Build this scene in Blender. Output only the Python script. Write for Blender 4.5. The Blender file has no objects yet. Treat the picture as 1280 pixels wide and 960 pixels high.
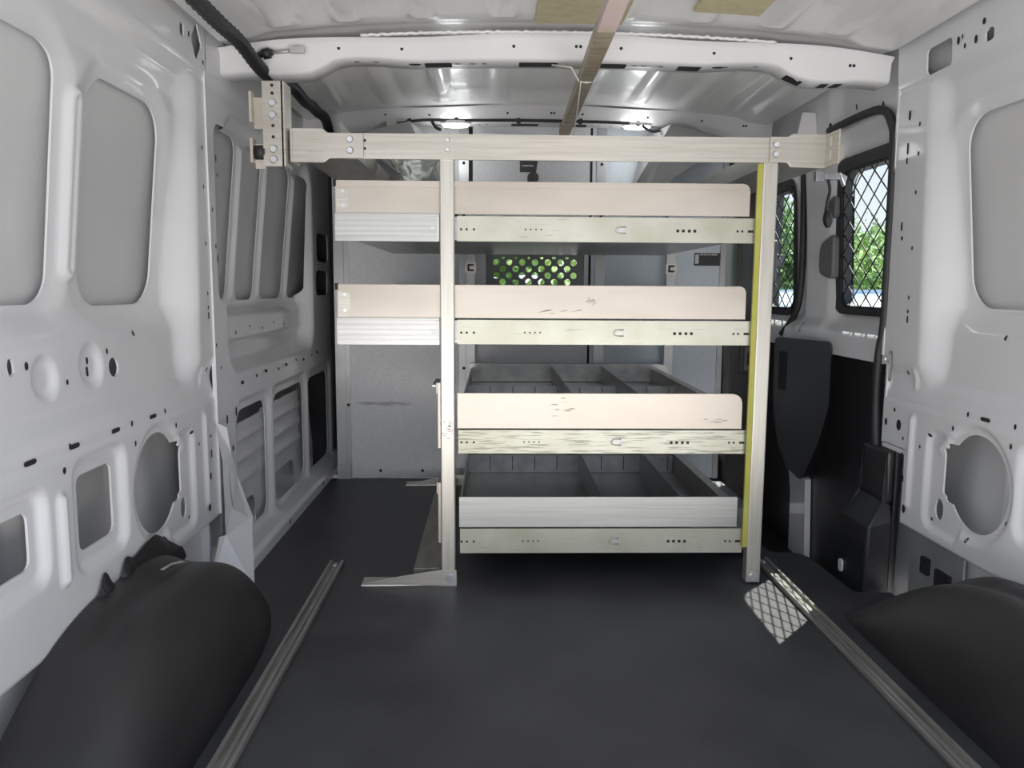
import bpy, bmesh, math, random
import numpy as np
from mathutils import Vector, Matrix
random.seed(7)
SC = bpy.context.scene
COL = SC.collection
PI = math.pi

# ------------------------------------------------------------------ materials
def new_mat(name):
    m = bpy.data.materials.new(name); m.use_nodes = True
    nt = m.node_tree
    return m, nt, nt.nodes['Principled BSDF']

def setp(b, **k):
    for n, v in k.items():
        n = n.replace('_', ' ')
        if n in b.inputs:
            b.inputs[n].default_value = v

def noise_mat(name, c1, c2, rough=.5, metal=0., scale=8., stretch=(1, 1, 1), bump=0., bscale=60., coat=0., rvar=0., detail=4., contrast=(.35, .65), coat_rough=.08):
    m, nt, b = new_mat(name)
    N, L = nt.nodes.new, nt.links.new
    tc = N('ShaderNodeTexCoord'); mp = N('ShaderNodeMapping'); mp.inputs['Scale'].default_value = stretch
    L(tc.outputs['Object'], mp.inputs['Vector'])
    nz = N('ShaderNodeTexNoise'); nz.inputs['Scale'].default_value = scale; nz.inputs['Detail'].default_value = detail
    L(mp.outputs['Vector'], nz.inputs['Vector'])
    cr = N('ShaderNodeValToRGB'); cr.color_ramp.elements[0].position = contrast[0]; cr.color_ramp.elements[1].position = contrast[1]
    cr.color_ramp.elements[0].color = (*c1, 1); cr.color_ramp.elements[1].color = (*c2, 1)
    L(nz.outputs['Fac'], cr.inputs['Fac']); L(cr.outputs['Color'], b.inputs['Base Color'])
    setp(b, Metallic=metal, Roughness=rough)
    if coat: setp(b, Coat_Weight=coat, Coat_Roughness=coat_rough)
    if rvar:
        mr = N('ShaderNodeMapRange'); mr.inputs['To Min'].default_value = rough - rvar; mr.inputs['To Max'].default_value = rough + rvar
        L(nz.outputs['Fac'], mr.inputs['Value']); L(mr.outputs['Result'], b.inputs['Roughness'])
    if bump:
        n2 = N('ShaderNodeTexNoise'); n2.inputs['Scale'].default_value = bscale; n2.inputs['Detail'].default_value = 3
        L(mp.outputs['Vector'], n2.inputs['Vector'])
        bp = N('ShaderNodeBump'); bp.inputs['Strength'].default_value = bump; bp.inputs['Distance'].default_value = .002
        L(n2.outputs['Fac'], bp.inputs['Height']); L(bp.outputs['Normal'], b.inputs['Normal'])
    return m

M = {}
M['paint'] = noise_mat('white_paint', (.70, .70, .715), (.75, .75, .76), .38, 0, 3, coat=.35, bump=.0)
M['paint_roof'] = noise_mat('roof_paint', (.78, .775, .765), (.83, .825, .815), .32, 0, 2.5, coat=.4)
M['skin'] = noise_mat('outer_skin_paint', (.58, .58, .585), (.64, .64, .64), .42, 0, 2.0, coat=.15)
M['bow'] = noise_mat('roof_bow_paint', (.76, .745, .755), (.80, .785, .79), .4, 0, 5, coat=.2)
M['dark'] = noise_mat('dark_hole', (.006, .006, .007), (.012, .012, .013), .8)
M['floor'] = noise_mat('black_rubber_floor', (.024, .024, .027), (.042, .042, .045), .50, 0, 5, bump=.35, bscale=180, rvar=.06)
M['plastic'] = noise_mat('black_plastic', (.012, .012, .013), (.020, .020, .022), .42, 0, 6, bump=.25, bscale=260)
M['arch'] = noise_mat('black_arch_plastic', (.009, .0088, .0088), (.016, .0155, .0155), .48, 0, 4, bump=.3, bscale=220)
M['rubber'] = noise_mat('seal_rubber', (.010, .010, .011), (.018, .018, .02), .6, 0, 10)
M['greyrub'] = noise_mat('grey_rubber_pad', (.10, .095, .10), (.14, .135, .14), .7, 0, 10)
M['alu'] = noise_mat('brushed_aluminium', (.46, .425, .37), (.56, .53, .47), .34, .7, 5, (1, 6, 30), rvar=.06)
M['alu_v'] = noise_mat('post_aluminium', (.49, .465, .41), (.57, .545, .49), .36, .65, 5, (30, 30, 1), rvar=.05)
M['alu_lip'] = noise_mat('lip_aluminium', (.45, .395, .335), (.54, .48, .42), .36, .5, 3, (1, 3, 3), rvar=.06)
M['alu_ext'] = noise_mat('extruded_aluminium', (.44, .435, .425), (.53, .525, .505), .34, .7, 7, (.4, 1, 25), rvar=.08)
M['pan'] = noise_mat('tray_steel', (.34, .34, .335), (.46, .46, .45), .34, .85, 6, (4, 1, 4), rvar=.08)

# galvanised strip with dark scratches
def galv(name='galvanised_strip', lo=.64, hi=.72, amt=.55):
    m, nt, b = new_mat(name)
    N, L = nt.nodes.new, nt.links.new
    tc = N('ShaderNodeTexCoord')
    n1 = N('ShaderNodeTexNoise'); n1.inputs['Scale'].default_value = 7; n1.inputs['Detail'].default_value = 5
    L(tc.outputs['Object'], n1.inputs['Vector'])
    cr = N('ShaderNodeValToRGB')
    e = cr.color_ramp.elements
    e[0].position = .3; e[0].color = (.39, .385, .29, 1); e[1].position = .7; e[1].color = (.53, .525, .45, 1)
    L(n1.outputs['Fac'], cr.inputs['Fac'])
    mp = N('ShaderNodeMapping'); mp.inputs['Scale'].default_value = (5, 20, 90); L(tc.outputs['Object'], mp.inputs['Vector'])
    n2 = N('ShaderNodeTexNoise'); n2.inputs['Scale'].default_value = 3; n2.inputs['Detail'].default_value = 6
    L(mp.outputs['Vector'], n2.inputs['Vector'])
    c2 = N('ShaderNodeValToRGB'); c2.color_ramp.elements[0].position = lo; c2.color_ramp.elements[1].position = hi
    c2.color_ramp.elements[0].color = (0, 0, 0, 1); c2.color_ramp.elements[1].color = (amt, amt, amt, 1)
    L(n2.outputs['Fac'], c2.inputs['Fac'])
    mx = N('ShaderNodeMix'); mx.data_type = 'RGBA'
    L(c2.outputs['Color'], mx.inputs['Factor']); L(cr.outputs['Color'], mx.inputs['A']); mx.inputs['B'].default_value = (.16, .16, .12, 1)
    L(mx.outputs['Result'], b.inputs['Base Color'])
    setp(b, Metallic=.5, Roughness=.36)
    return m
M['galv'] = galv()
M['galv_worn'] = galv('worn_galvanised_strip', .50, .60, .75)

# partition board: speckled grey with a scuff mark
def board(name, c1, c2, scuff=False):
    m, nt, b = new_mat(name)
    N, L = nt.nodes.new, nt.links.new
    tc = N('ShaderNodeTexCoord')
    n1 = N('ShaderNodeTexNoise'); n1.inputs['Scale'].default_value = 160; n1.inputs['Detail'].default_value = 3
    L(tc.outputs['Object'], n1.inputs['Vector'])
    cr = N('ShaderNodeValToRGB'); e = cr.color_ramp.elements
    e[0].position = .35; e[0].color = (*c1, 1); e[1].position = .65; e[1].color = (*c2, 1)
    L(n1.outputs['Fac'], cr.inputs['Fac'])
    out = cr.outputs['Color']
    if scuff:
        sx = N('ShaderNodeSeparateXYZ'); L(tc.outputs['Object'], sx.inputs['Vector'])
        def gauss(sock, c, w):
            a = N('ShaderNodeMath'); a.operation = 'SUBTRACT'; L(sock, a.inputs[0]); a.inputs[1].default_value = c
            d = N('ShaderNodeMath'); d.operation = 'DIVIDE'; L(a.outputs[0], d.inputs[0]); d.inputs[1].default_value = w
            p = N('ShaderNodeMath'); p.operation = 'MULTIPLY'; L(d.outputs[0], p.inputs[0]); L(d.outputs[0], p.inputs[1])
            return p.outputs[0]
        gx = gauss(sx.outputs['X'], -.60, .13); gz = gauss(sx.outputs['Z'], .305, .010)
        ad = N('ShaderNodeMath'); ad.operation = 'ADD'; L(gx, ad.inputs[0]); L(gz, ad.inputs[1])
        mp = N('ShaderNodeMapping'); mp.inputs['Scale'].default_value = (12, 1, 120); L(tc.outputs['Object'], mp.inputs['Vector'])
        n2 = N('ShaderNodeTexNoise'); n2.inputs['Scale'].default_value = 1.5; L(mp.outputs['Vector'], n2.inputs['Vector'])
        ml = N('ShaderNodeMath'); ml.operation = 'MULTIPLY_ADD'; L(n2.outputs['Fac'], ml.inputs[0]); ml.inputs[1].default_value = 2.4; L(ad.outputs[0], ml.inputs[2])
        mr = N('ShaderNodeMapRange'); mr.inputs['From Min'].default_value = .9; mr.inputs['From Max'].default_value = 2.1
        mr.inputs['To Min'].default_value = .75; mr.inputs['To Max'].default_value = 0
        L(ml.outputs[0], mr.inputs['Value'])
        mx = N('ShaderNodeMix'); mx.data_type = 'RGBA'; L(mr.outputs['Result'], mx.inputs['Factor']); L(out, mx.inputs['A']); mx.inputs['B'].default_value = (.10, .095, .085, 1)
        out = mx.outputs['Result']
    L(out, b.inputs['Base Color']); setp(b, Roughness=.48, Metallic=.1)
    return m
M['board'] = board('partition_board', (.70, .705, .72), (.80, .805, .82), True)
M['boardr'] = board('partition_board_right', (.68, .75, .82), (.76, .82, .88))  # skylight from the side windows put into the right board's bluer colour
M['perf'] = noise_mat('perforated_steel', (.16, .16, .165), (.22, .22, .225), .5, .3, 8)
M['frame'] = noise_mat('partition_frame', (.42, .42, .42), (.55, .55, .55), .4, .6, 6)
M['track'] = noise_mat('track_aluminium', (.20, .195, .17), (.34, .33, .29), .35, .75, 9, (10, 1, 10), rvar=.08)
M['track_edge'] = noise_mat('track_edge_aluminium', (.36, .355, .33), (.50, .49, .46), .32, .75, 9, (10, 1, 10))
M['bolt'] = noise_mat('zinc_bolt', (.62, .63, .66), (.75, .76, .8), .28, .8, 20)
M['yellow'] = noise_mat('yellow_edge_strip', (.36, .345, .04), (.44, .42, .07), .5, .1, 12)
M['foam'] = noise_mat('yellow_foam', (.52, .46, .26), (.60, .53, .32), .9, 0, 40)
M['zinc'] = noise_mat('iridescent_zinc', (.58, .46, .33), (.66, .48, .55), .35, .6, 14, (1, 1, 1))
M['rust'] = noise_mat('tarnished_bar', (.26, .20, .12), (.42, .35, .24), .5, .45, 20, (1, 4, 1))
M['cord'] = noise_mat('white_cord', (.62, .60, .55), (.72, .70, .66), .8)
M['loom'] = noise_mat('black_loom', (.006, .006, .007), (.014, .014, .015), .55, 0, 90, bump=.5, bscale=120)
M['brownmetal'] = noise_mat('dull_rail_steel', (.22, .205, .17), (.30, .28, .24), .45, .5, 6, (6, 1, 6))
M['foil'] = noise_mat('crumpled_foil', (.48, .54, .48), (.72, .76, .70), .25, .6, 12, (2, 1, 6), bump=.8, bscale=14)
M['label_black'] = noise_mat('label_black', (.012, .012, .012), (.018, .018, .018), .4)
M['label_white'] = noise_mat('label_white', (.72, .72, .72), (.78, .78, .78), .5)
M['ground'] = noise_mat('concrete', (.20, .195, .19), (.27, .265, .255), .9, 0, 3)
M['leaf_a'] = noise_mat('leaf_green', (.16, .34, .05), (.42, .62, .14), .6, 0, 1.3)
M['leaf_b'] = noise_mat('leaf_dark_green', (.10, .24, .06), (.30, .48, .14), .6, 0, 1.1)
M['leaf_c'] = noise_mat('leaf_yellow_green', (.30, .48, .08), (.55, .72, .22), .6, 0, 1.3)
M['bark'] = noise_mat('bark', (.10, .07, .05), (.18, .13, .09), .9)
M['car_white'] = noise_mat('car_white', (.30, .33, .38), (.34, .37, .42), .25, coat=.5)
M['car_blue'] = noise_mat('car_blue', (.035, .10, .22), (.05, .13, .27), .25, coat=.5)
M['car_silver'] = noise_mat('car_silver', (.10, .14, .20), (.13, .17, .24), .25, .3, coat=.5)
M['car_glass'] = noise_mat('car_glass', (.05, .08, .12), (.10, .14, .20), .08)
M['tail'] = noise_mat('tail_light_red', (.6, .015, .02), (.7, .03, .04), .25)

def emis(name, col, s):
    m, nt, b = new_mat(name)
    setp(b, Base_Color=(*col, 1), Emission_Color=(*col, 1), Emission_Strength=s)
    return m
M['led'] = emis('lamp_lens', (.97, 1.0, 1.0), 6)

def glass():
    m = bpy.data.materials.new('window_glass'); m.use_nodes = True
    nt = m.node_tree; nt.nodes.clear()
    N, L = nt.nodes.new, nt.links.new
    o = N('ShaderNodeOutputMaterial'); t = N('ShaderNodeBsdfTransparent'); g = N('ShaderNodeBsdfGlossy'); mx = N('ShaderNodeMixShader')
    t.inputs['Color'].default_value = (.90, .96, .94, 1); g.inputs['Roughness'].default_value = .02
    mx.inputs[0].default_value = .06
    L(t.outputs[0], mx.inputs[1]); L(g.outputs[0], mx.inputs[2]); L(mx.outputs[0], o.inputs['Surface'])
    return m
M['glass'] = glass()

# ------------------------------------------------------------------ mesh helpers
class MB:
    def __init__(self): self.v, self.f, self.m, self.s = [], [], [], []
    def add(self, vs, fs, mat=0, smooth=False):
        o = len(self.v); self.v += [tuple(map(float, p)) for p in vs]
        for f in fs:
            self.f.append(tuple(int(i) + o for i in f)); self.m.append(mat); self.s.append(smooth)
        return self
    def box(self, x0, x1, y0, y1, z0, z1, mat=0):
        vs = [(x, y, z) for x in (x0, x1) for y in (y0, y1) for z in (z0, z1)]
        return self.add(vs, [(0, 1, 3, 2), (4, 6, 7, 5), (0, 4, 5, 1), (2, 3, 7, 6), (0, 2, 6, 4), (1, 5, 7, 3)], mat)
    def prism(self, poly, axis, a, b, mat=0, poly2=None):
        """poly: 2D points in the two other axes (in XYZ order), extruded from a to b on axis"""
        i = 'XYZ'.index(axis)
        def P(q, t):
            r = [q[0], q[1]]; r.insert(i, t); return r
        n = len(poly); p2 = poly2 or poly
        vs = [P(q, a) for q in poly] + [P(q, b) for q in p2]
        fs = [tuple(range(n)), tuple(range(2 * n - 1, n - 1, -1))] + [(k, k + n, (k + 1) % n + n, (k + 1) % n) for k in range(n)]
        return self.add(vs, fs, mat)
    def cyl(self, c, d, r, n=16, mat=0, r2=None, smooth=True):
        c, d = Vector(c), Vector(d); w = d.normalized()
        u = w.orthogonal().normalized(); v = w.cross(u); r2 = r if r2 is None else r2
        vs = [c + (u * math.cos(2 * PI * k / n) + v * math.sin(2 * PI * k / n)) * r for k in range(n)]
        vs += [c + d + (u * math.cos(2 * PI * k / n) + v * math.sin(2 * PI * k / n)) * r2 for k in range(n)]
        self.add(vs, [(k, (k + 1) % n, (k + 1) % n + n, k + n) for k in range(n)], mat, smooth)
        return self.add(vs, [tuple(range(n - 1, -1, -1)), tuple(range(n, 2 * n))], mat)
    def tube(self, pts, r, n=8, mat=0, wob=0., sub=1):
        P = [Vector(p) for p in pts]
        if sub > 1:
            Q = []
            for i in range(len(P) - 1):
                p0, p1, p2, p3 = P[max(i - 1, 0)], P[i], P[i + 1], P[min(i + 2, len(P) - 1)]
                for k in range(sub):
                    t = k / sub
                    Q.append(.5 * ((2 * p1) + (p2 - p0) * t + (2 * p0 - 5 * p1 + 4 * p2 - p3) * t * t + (3 * p1 - p0 - 3 * p2 + p3) * t ** 3))
            Q.append(P[-1]); P = Q
        rings = []; u = None
        for i, p in enumerate(P):
            d = (P[min(i + 1, len(P) - 1)] - P[max(i - 1, 0)]).normalized()
            if u is None: u = d.orthogonal().normalized()
            u = (u - d * u.dot(d)).normalized(); w = d.cross(u)
            rr = (r(i / (len(P) - 1)) if callable(r) else r) * (1 + wob * (1 if i % 2 else -1))
            rings.append([p + (u * math.cos(2 * PI * k / n) + w * math.sin(2 * PI * k / n)) * rr for k in range(n)])
        vs = [q for R_ in rings for q in R_]; fs = []
        for i in range(len(P) - 1):
            for k in range(n):
                fs.append((i * n + k, i * n + (k + 1) % n, (i + 1) * n + (k + 1) % n, (i + 1) * n + k))
        self.add(vs, fs, mat, True)
        return self.add(vs, [tuple(range(n - 1, -1, -1)), tuple(range(len(vs) - n, len(vs)))], mat)
    def build(self, name, mats, parent=None, bevel=0., solid=0., loc=None):
        me = bpy.data.meshes.new(name); me.from_pydata(self.v, [], self.f); me.update()
        for m in (mats if isinstance(mats, (list, tuple)) else [mats]): me.materials.append(M[m])
        me.polygons.foreach_set('material_index', self.m); me.polygons.foreach_set('use_smooth', self.s)
        bm = bmesh.new(); bm.from_mesh(me)
        if len(self.v) < 60000:
            bmesh.ops.remove_doubles(bm, verts=bm.verts, dist=1e-6)
        bmesh.ops.recalc_face_normals(bm, faces=bm.faces); bm.to_mesh(me); bm.free()
        o = bpy.data.objects.new(name, me); COL.objects.link(o)
        if loc:   # move the origin to the thing's base
            me.transform(Matrix.Translation(-Vector(loc))); o.location = loc
        if parent: o.parent = parent
        if solid:
            md = o.modifiers.new('Solidify', 'SOLIDIFY'); md.thickness = solid; md.offset = 0
        if bevel:
            md = o.modifiers.new('Bevel', 'BEVEL'); md.width = bevel; md.segments = 2; md.limit_method = 'ANGLE'; md.angle_limit = .6
        return o

def tag(o, label=None, cat=None, group=None, kind=None):
    if label: o['label'] = label
    if cat: o['category'] = cat
    if group: o['group'] = group
    if kind: o['kind'] = kind
    return o
def struct(o): o['kind'] = 'structure'; return o
def empty(name, label, cat, loc=(0, 0, 0), group=None):
    o = bpy.data.objects.new(name, None); o.empty_display_size = .1; COL.objects.link(o); o.location = loc
    return tag(o, label, cat, group)
def rel(parent, o):   # parts are meshed in world space; keep them there under a moved Empty
    o.parent = parent; o.matrix_parent_inverse = Matrix.Translation(parent.location).inverted(); return o

# rounded 2D polygon
def rpoly(pts, r, n=5):
    out = []
    N = len(pts)
    for i in range(N):
        p = Vector(pts[i]); a = Vector(pts[i - 1]) - p; b = Vector(pts[(i + 1) % N]) - p
        ri = r[i] if isinstance(r, (list, tuple)) else r
        ri = min(ri, a.length * .49, b.length * .49)
        if ri < 1e-5: out.append(tuple(p)); continue
        s, e = p + a.normalized() * ri, p + b.normalized() * ri
        for k in range(n + 1):
            t = k / n
            q = s * (1 - t) ** 2 + p * 2 * t * (1 - t) + e * t * t
            out.append((q.x, q.y))
    return out
def rrect(x0, x1, z0, z1, r, n=5): return rpoly([(x0, z0), (x1, z0), (x1, z1), (x0, z1)], r, n)

# ------------------------------------------------------------------ pressed-metal sheets (signed distance fields)
def ss(a, b, x):
    t = np.clip((x - a) / (b - a), 0, 1); return t * t * (3 - 2 * t)
def rb(u, v, u0, u1, v0, v1, r=.02):
    q0 = abs(u - (u0 + u1) / 2) - (u1 - u0) / 2 + r; q1 = abs(v - (v0 + v1) / 2) - (v1 - v0) / 2 + r
    return np.hypot(np.maximum(q0, 0), np.maximum(q1, 0)) + np.minimum(np.maximum(q0, q1), 0) - r
def ci(u, v, cu, cv, r): return np.hypot(u - cu, v - cv) - r
def el(u, v, cu, cv, a, b): return (np.hypot((u - cu) / a, (v - cv) / b) - 1) * min(a, b)
def emb(sdf, d, w=.012): return d * (1 - ss(-w / 2, w / 2, sdf))
def bead(dist, d, w): return d * np.exp(-(dist / w) ** 2)
def seg(u, v, a, b):
    pu, pv = u - a[0], v - a[1]; du, dv = b[0] - a[0], b[1] - a[1]
    t = np.clip((pu * du + pv * dv) / (du * du + dv * dv), 0, 1)
    return np.hypot(pu - t * du, pv - t * dv)

def sheet(mb, u0, u1, v0, v1, step, place, hole=None, mat=0, flange=.004, flange_mat=0):
    """grid over (u,v); place(u,v,extra)->(N,3); hole(u,v)<0 is cut away with a clean snapped edge and a short return flange"""
    nu, nv = int(round((u1 - u0) / step)) + 1, int(round((v1 - v0) / step)) + 1
    U, V = np.meshgrid(np.linspace(u0, u1, nu), np.linspace(v0, v1, nv), indexing='ij')
    U, V = U.ravel().copy(), V.ravel().copy()
    idx = np.arange(nu * nv).reshape(nu, nv)
    F = np.stack([idx[:-1, :-1], idx[1:, :-1], idx[1:, 1:], idx[:-1, 1:]], -1).reshape(-1, 4)
    ins = np.zeros(len(U), bool)
    if hole is not None:
        h = hole(U, V); ins = h < 0
        F = F[~ins[F].all(1)]
        k = np.where(ins)[0]; e = 1e-4
        for _ in range(3):
            uu, vv = U[k], V[k]; hh = hole(uu, vv)
            gu = (hole(uu + e, vv) - hole(uu - e, vv)) / (2 * e); gv = (hole(uu, vv + e) - hole(uu, vv - e)) / (2 * e)
            g2 = np.maximum(gu * gu + gv * gv, .2)
            U[k] = uu - hh * gu / g2; V[k] = vv - hh * gv / g2
    P = place(U, V, 0.)
    used = np.unique(F); rm = -np.ones(len(U), int); rm[used] = np.arange(len(used))
    o = len(mb.v)
    mb.v += [tuple(p) for p in P[used].tolist()]
    FF = (rm[F] + o).tolist()
    mb.f += [tuple(f) for f in FF]; mb.m += [mat] * len(FF); mb.s += [True] * len(FF)
    if hole is not None and flange:
        E = np.concatenate([F[:, [0, 1]], F[:, [1, 2]], F[:, [2, 3]], F[:, [3, 0]]])
        E = E[ins[E].all(1)]; key = np.sort(E, 1)
        uq, first, cnt = np.unique(key, axis=0, return_index=True, return_counts=True)
        E = E[first[cnt == 1]]
        vs = np.unique(E); P2 = place(U[vs], V[vs], flange); mp = {int(a): len(mb.v) + i for i, a in enumerate(vs)}
        mb.v += [tuple(p) for p in P2.tolist()]
        mp1 = {int(a): len(mb.v) + i for i, a in enumerate(vs)}
        mb.v += [tuple(p) for p in P[vs].tolist()]
        for a, b in E:
            mb.f.append((mp1[int(a)], mp1[int(b)], mp[int(b)], mp[int(a)])); mb.m.append(flange_mat); mb.s.append(False)

W = .868
def wall_place(side, depth):
    def f(u, v, extra):
        return np.stack([side * (W + depth(u, v) + extra), u, v], -1)
    return f
def marks(mb, side, depth, items, mat):
    """small bolt holes and slots as dark flush discs/slots on the sheet: (y, z, half width, half height)"""
    for (y, z, a, b) in items:
        n = 10 if b < .006 else 14
        pts = []
        for k in range(n):
            t = 2 * PI * k / n; c, s = math.cos(t), math.sin(t)
            ex = .5 if abs(a - b) > .003 else 1.
            pts.append((y + a * math.copysign(abs(c) ** ex, c), z + b * math.copysign(abs(s) ** ex, s)))
        U = np.array([p[0] for p in pts]); V = np.array([p[1] for p in pts])
        d = depth(U, V)
        mb.add([(side * (W + float(di) - .0012), p[0], p[1]) for di, p in zip(d, pts)], [tuple(range(n))], mat)

# ------------------------------------------------------------------ side walls, rear section (both sides share the pressing)
PZ = [0, .17, .185, .488, .492, .505, .53, .56, .60, .67, .70, .728, 1.15, 1.19, 1.245, 1.27, 1.285, 1.375, 1.395, 1.42]
PD = [.05, .05, .0, .0, .004, .004, .014, .032, .036, .040, .052, .066, .022, .026, .016, -.002, -.006, -.010, -.020, -.040]
WA = (.95, 1.395, .737, 1.165, .055)       # blank window panels (y0, y1, z0, z1, radius)
WB = (1.495, 1.81, .730, 1.155, .075)
def rear_depth(right):
    s = -.02 if right else 0.
    def f(y, z):
        d = np.interp(z, PZ, PD)
        pil = ss(1.85 + s, 1.93 + s, y - .018 * np.clip((z - .95) / .3, -1, 1)) * ss(.50, .60, z)
        d = d * (1 - pil) + np.where(z > 1.26, np.interp(z, PZ, PD), -.002) * pil
        # soft dish around the blank panels, closing in a bowl under the pillar
        d = d + .010 * (1 - ss(0, .06, np.minimum(rb(y, z, *WA[:4], .06), rb(y, z, *WB[:4], .09)))) * (1 - pil)
        d = d - emb(seg(y, z, (1.447, .80), (1.447, 1.09)) - .020, .011, .016) + emb(seg(y, z, (1.447, .80), (1.447, 1.09)) - .007, .008, .012)
        # round dishes on the belt
        for (cy, cz, r) in ((1.316, .616, .032), (1.469 + s, .622, .036)):
            d = d + emb(ci(y, z, cy, cz, r), .010, .016)
        # pressed frames round the lower openings
        d = d + emb(rb(y, z, 1.318, 1.498, .280, .470, .03), .014, .018)
        d = d + emb(rb(y, z, .90, 1.228, .305, .452, .03), .014, .018)
        d = d + emb(rb(y, z, 1.262, 1.280, .28, .43, .009), -.010, .012)
        d = d + emb(np.minimum(ci(y, z, 1.66 + s, .355, .125), rb(y, z, 1.70 + s, 1.845 + s, .21, .44, .03)), .010, .014)
        # vertical bead by the pillar, small tab beads
        d = d - bead(seg(y, z, (1.915 + s, .24), (1.915 + s, .455)), .009, .008)
        d = d - bead(seg(y, z, (1.93 + s, .535), (1.93 + s, .57)), .006, .007)
        d = d - bead(seg(y, z, (1.77 + s, .43), (1.80 + s, .405)), .008, .010)
        d = d + bead(seg(y, z, (.3, .51), (2.1, .51)), .0, .006)
        return d
    return f
def rear_hole(right):
    s = -.02 if right else 0.
    def f(y, z):
        h = rb(y, z, *WA); h = np.minimum(h, rb(y, z, *WB))
        h = np.minimum(h, rb(y, z, 1.345, 1.47, .308, .443, .018))
        h = np.minimum(h, rb(y, z, .93, 1.20, .333, .425, .018))
        big = np.minimum(ci(y, z, 1.66 + s, .355, .107), rb(y, z, 1.68 + s, 1.785 + s, .300, .412, .004))
        big = np.minimum(big, rb(y, z, 1.70 + s, 1.772 + s, .288, .425, .004))
        h = np.minimum(h, big)
        h = np.minimum(h, el(y, z, 1.795 + s, .262, .017, .026))
        h = np.minimum(h, el(y, z, 1.552 + s, .612, .020, .019))
        h = np.minimum(h, el(y, z, 1.227, .643, .009, .016))
        if right:
            h = np.minimum(h, rb(y, z, 1.825, 1.93, 1.275, 1.335, .012))
            h = np.minimum(h, rb(y, z, 1.675, 1.705, 1.285, 1.312, .003))
            h = np.minimum(h, np.maximum(1.925 - y, z - .372))       # cut-back below the pillar
            h = np.minimum(h, np.maximum(2.045 - y, z - .60))
        else:
            q = np.abs(y - 1.945) / .036 + np.abs(z - 1.335) / .045 - 1
            h = np.minimum(h, q * .028)
            h = np.minimum(h, rb(y, z, 1.845, 1.870, 1.322, 1.350, .003))
        return h
    return f
def skin_sheet(mb, side, y0, y1, mat, z0=-.05, base=.095, ribs=()):
    # outer body side: bowed panel with a belt crease
    def pl(u, v, ex):
        d = base + .03 * np.sin(np.clip((v - .1) / .55, 0, 1) * PI) * .6 - .075 * ss(.75, 1.42, v) - .012 * ss(.50, .56, v) * (1 - ss(.64, .74, v))
        for r in ribs: d = d - .018 * ss(r - .004, r + .004, u) * (1 - ss(r + .10, r + .25, u)) * (1 - ss(.50, .56, v))
        return np.stack([side * (W + d), u, v], -1)
    sheet(mb, y0, y1, z0, 1.45, .0125, pl, None, mat, 0)

def small_marks(s=0.):
    L = []
    for y in (1.2, 1.329, 1.476, 1.639 + s, .78, .99): L.append((y, .5005, .017, .0045))
    for y in (1.315, 1.543 + s, 1.70 + s): L.append((y, .502, .004, .006))
    L += [(1.286, .468, .005, .006), (1.545 + s, .462, .004, .006), (1.266, .642, .005, .007), (1.178, .603, .004, .006), (1.379, .603, .004, .005),
          (1.472 + s, .632, .004, .007), (1.468 + s, .612, .004, .009), (1.53 + s, .645, .004, .006), (1.65 + s, .672, .004, .006),
          (1.82 + s, .232, .004, .005), (1.67 + s, .228, .004, .006), (1.555 + s, .30, .003, .005), (1.745 + s, .463, .004, .006), (1.84 + s, .43, .004, .005),
          (1.875 + s, .395, .004, .005), (1.945 + s, .30, .005, .009), (1.955 + s, .40, .004, .005), (1.955 + s, .355, .004, .010), (1.93 + s, .225, .008, .011), (1.965 + s, .565, .004, .006)]
    for z in (.698, .718, .752, .873, 1.008, 1.10): L.append((1.968 + s, z, .004, .0055 if z > .7 else .009))
    return L

# ---- left wall
wl = MB()
dl = rear_depth(False)
sheet(wl, .35, 2.0, .0, 1.42, .006, wall_place(-1, dl), rear_hole(False))
marks(wl, -1, dl, small_marks() + [(1.895, 1.338, .004, .007), (1.985, 1.30, .004, .006), (1.955, 1.385, .004, .007)], 2)
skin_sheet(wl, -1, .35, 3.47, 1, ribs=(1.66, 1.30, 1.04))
wl.box(-W - .004, -W + .006, 1.996, 2.002, .19, 1.30, 0)              # white sealed joint at the pillar
wl.box(-W - .10, -W - .03, 2.0, 2.012, .0, 1.40, 0)
# forward section
FZ = [0, .035, .045, .06, .50, .505, .515, .55, .60, .615, .655, .675, .695, .715, 1.18, 1.22, 1.27, 1.285, 1.375, 1.395, 1.42]
FD = [-.052, -.050, -.02, .0, .0, .004, .010, .036, .046, .030, .030, .034, .055, .064, .018, .014, -.002, -.006, -.010, -.020, -.040]
FW = (2.21, 3.06, .715, 1.19)
def front_depth(y, z):
    d = np.where(z < .505, np.interp(z, FZ, FD), np.interp(z, [.505, .51, 1.26, 1.285, 1.375, 1.395, 1.42], [0, .004, .0, -.006, -.010, -.020, -.040]))
    R_ = rb(y, z, 2.13, 3.135, .528, 1.225, .10)
    d_in = np.interp(z, [.5, .54, .60, .612, .622, .69, .700, .715, 1.12, 1.24], [.04, .055, .058, .055, .050, .052, .060, .070, .030, .022])
    bel = emb(rb(y, z, 2.0, 2.87, .618, .694, .004), 1., .012)
    d_in = d_in - .028 * bel
    d = d + (d_in - d * .5) * (1 - ss(-.035, .005, R_))
    for yy in (2.345, 2.60, 2.945): d = d - bead(seg(y, z, (yy, .745), (yy, 1.15)), .012, .012)
    for a, b in ((2.185, 2.455), (2.545, 2.955), (3.03, 3.39)):
        d = d + emb(rb(y, z, a - .022, b + .022, .045, .45, .05), .010, .014)
    d = d - bead(seg(y, z, (2.50, .06), (2.50, .44)), .006, .012)
    return d
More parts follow.
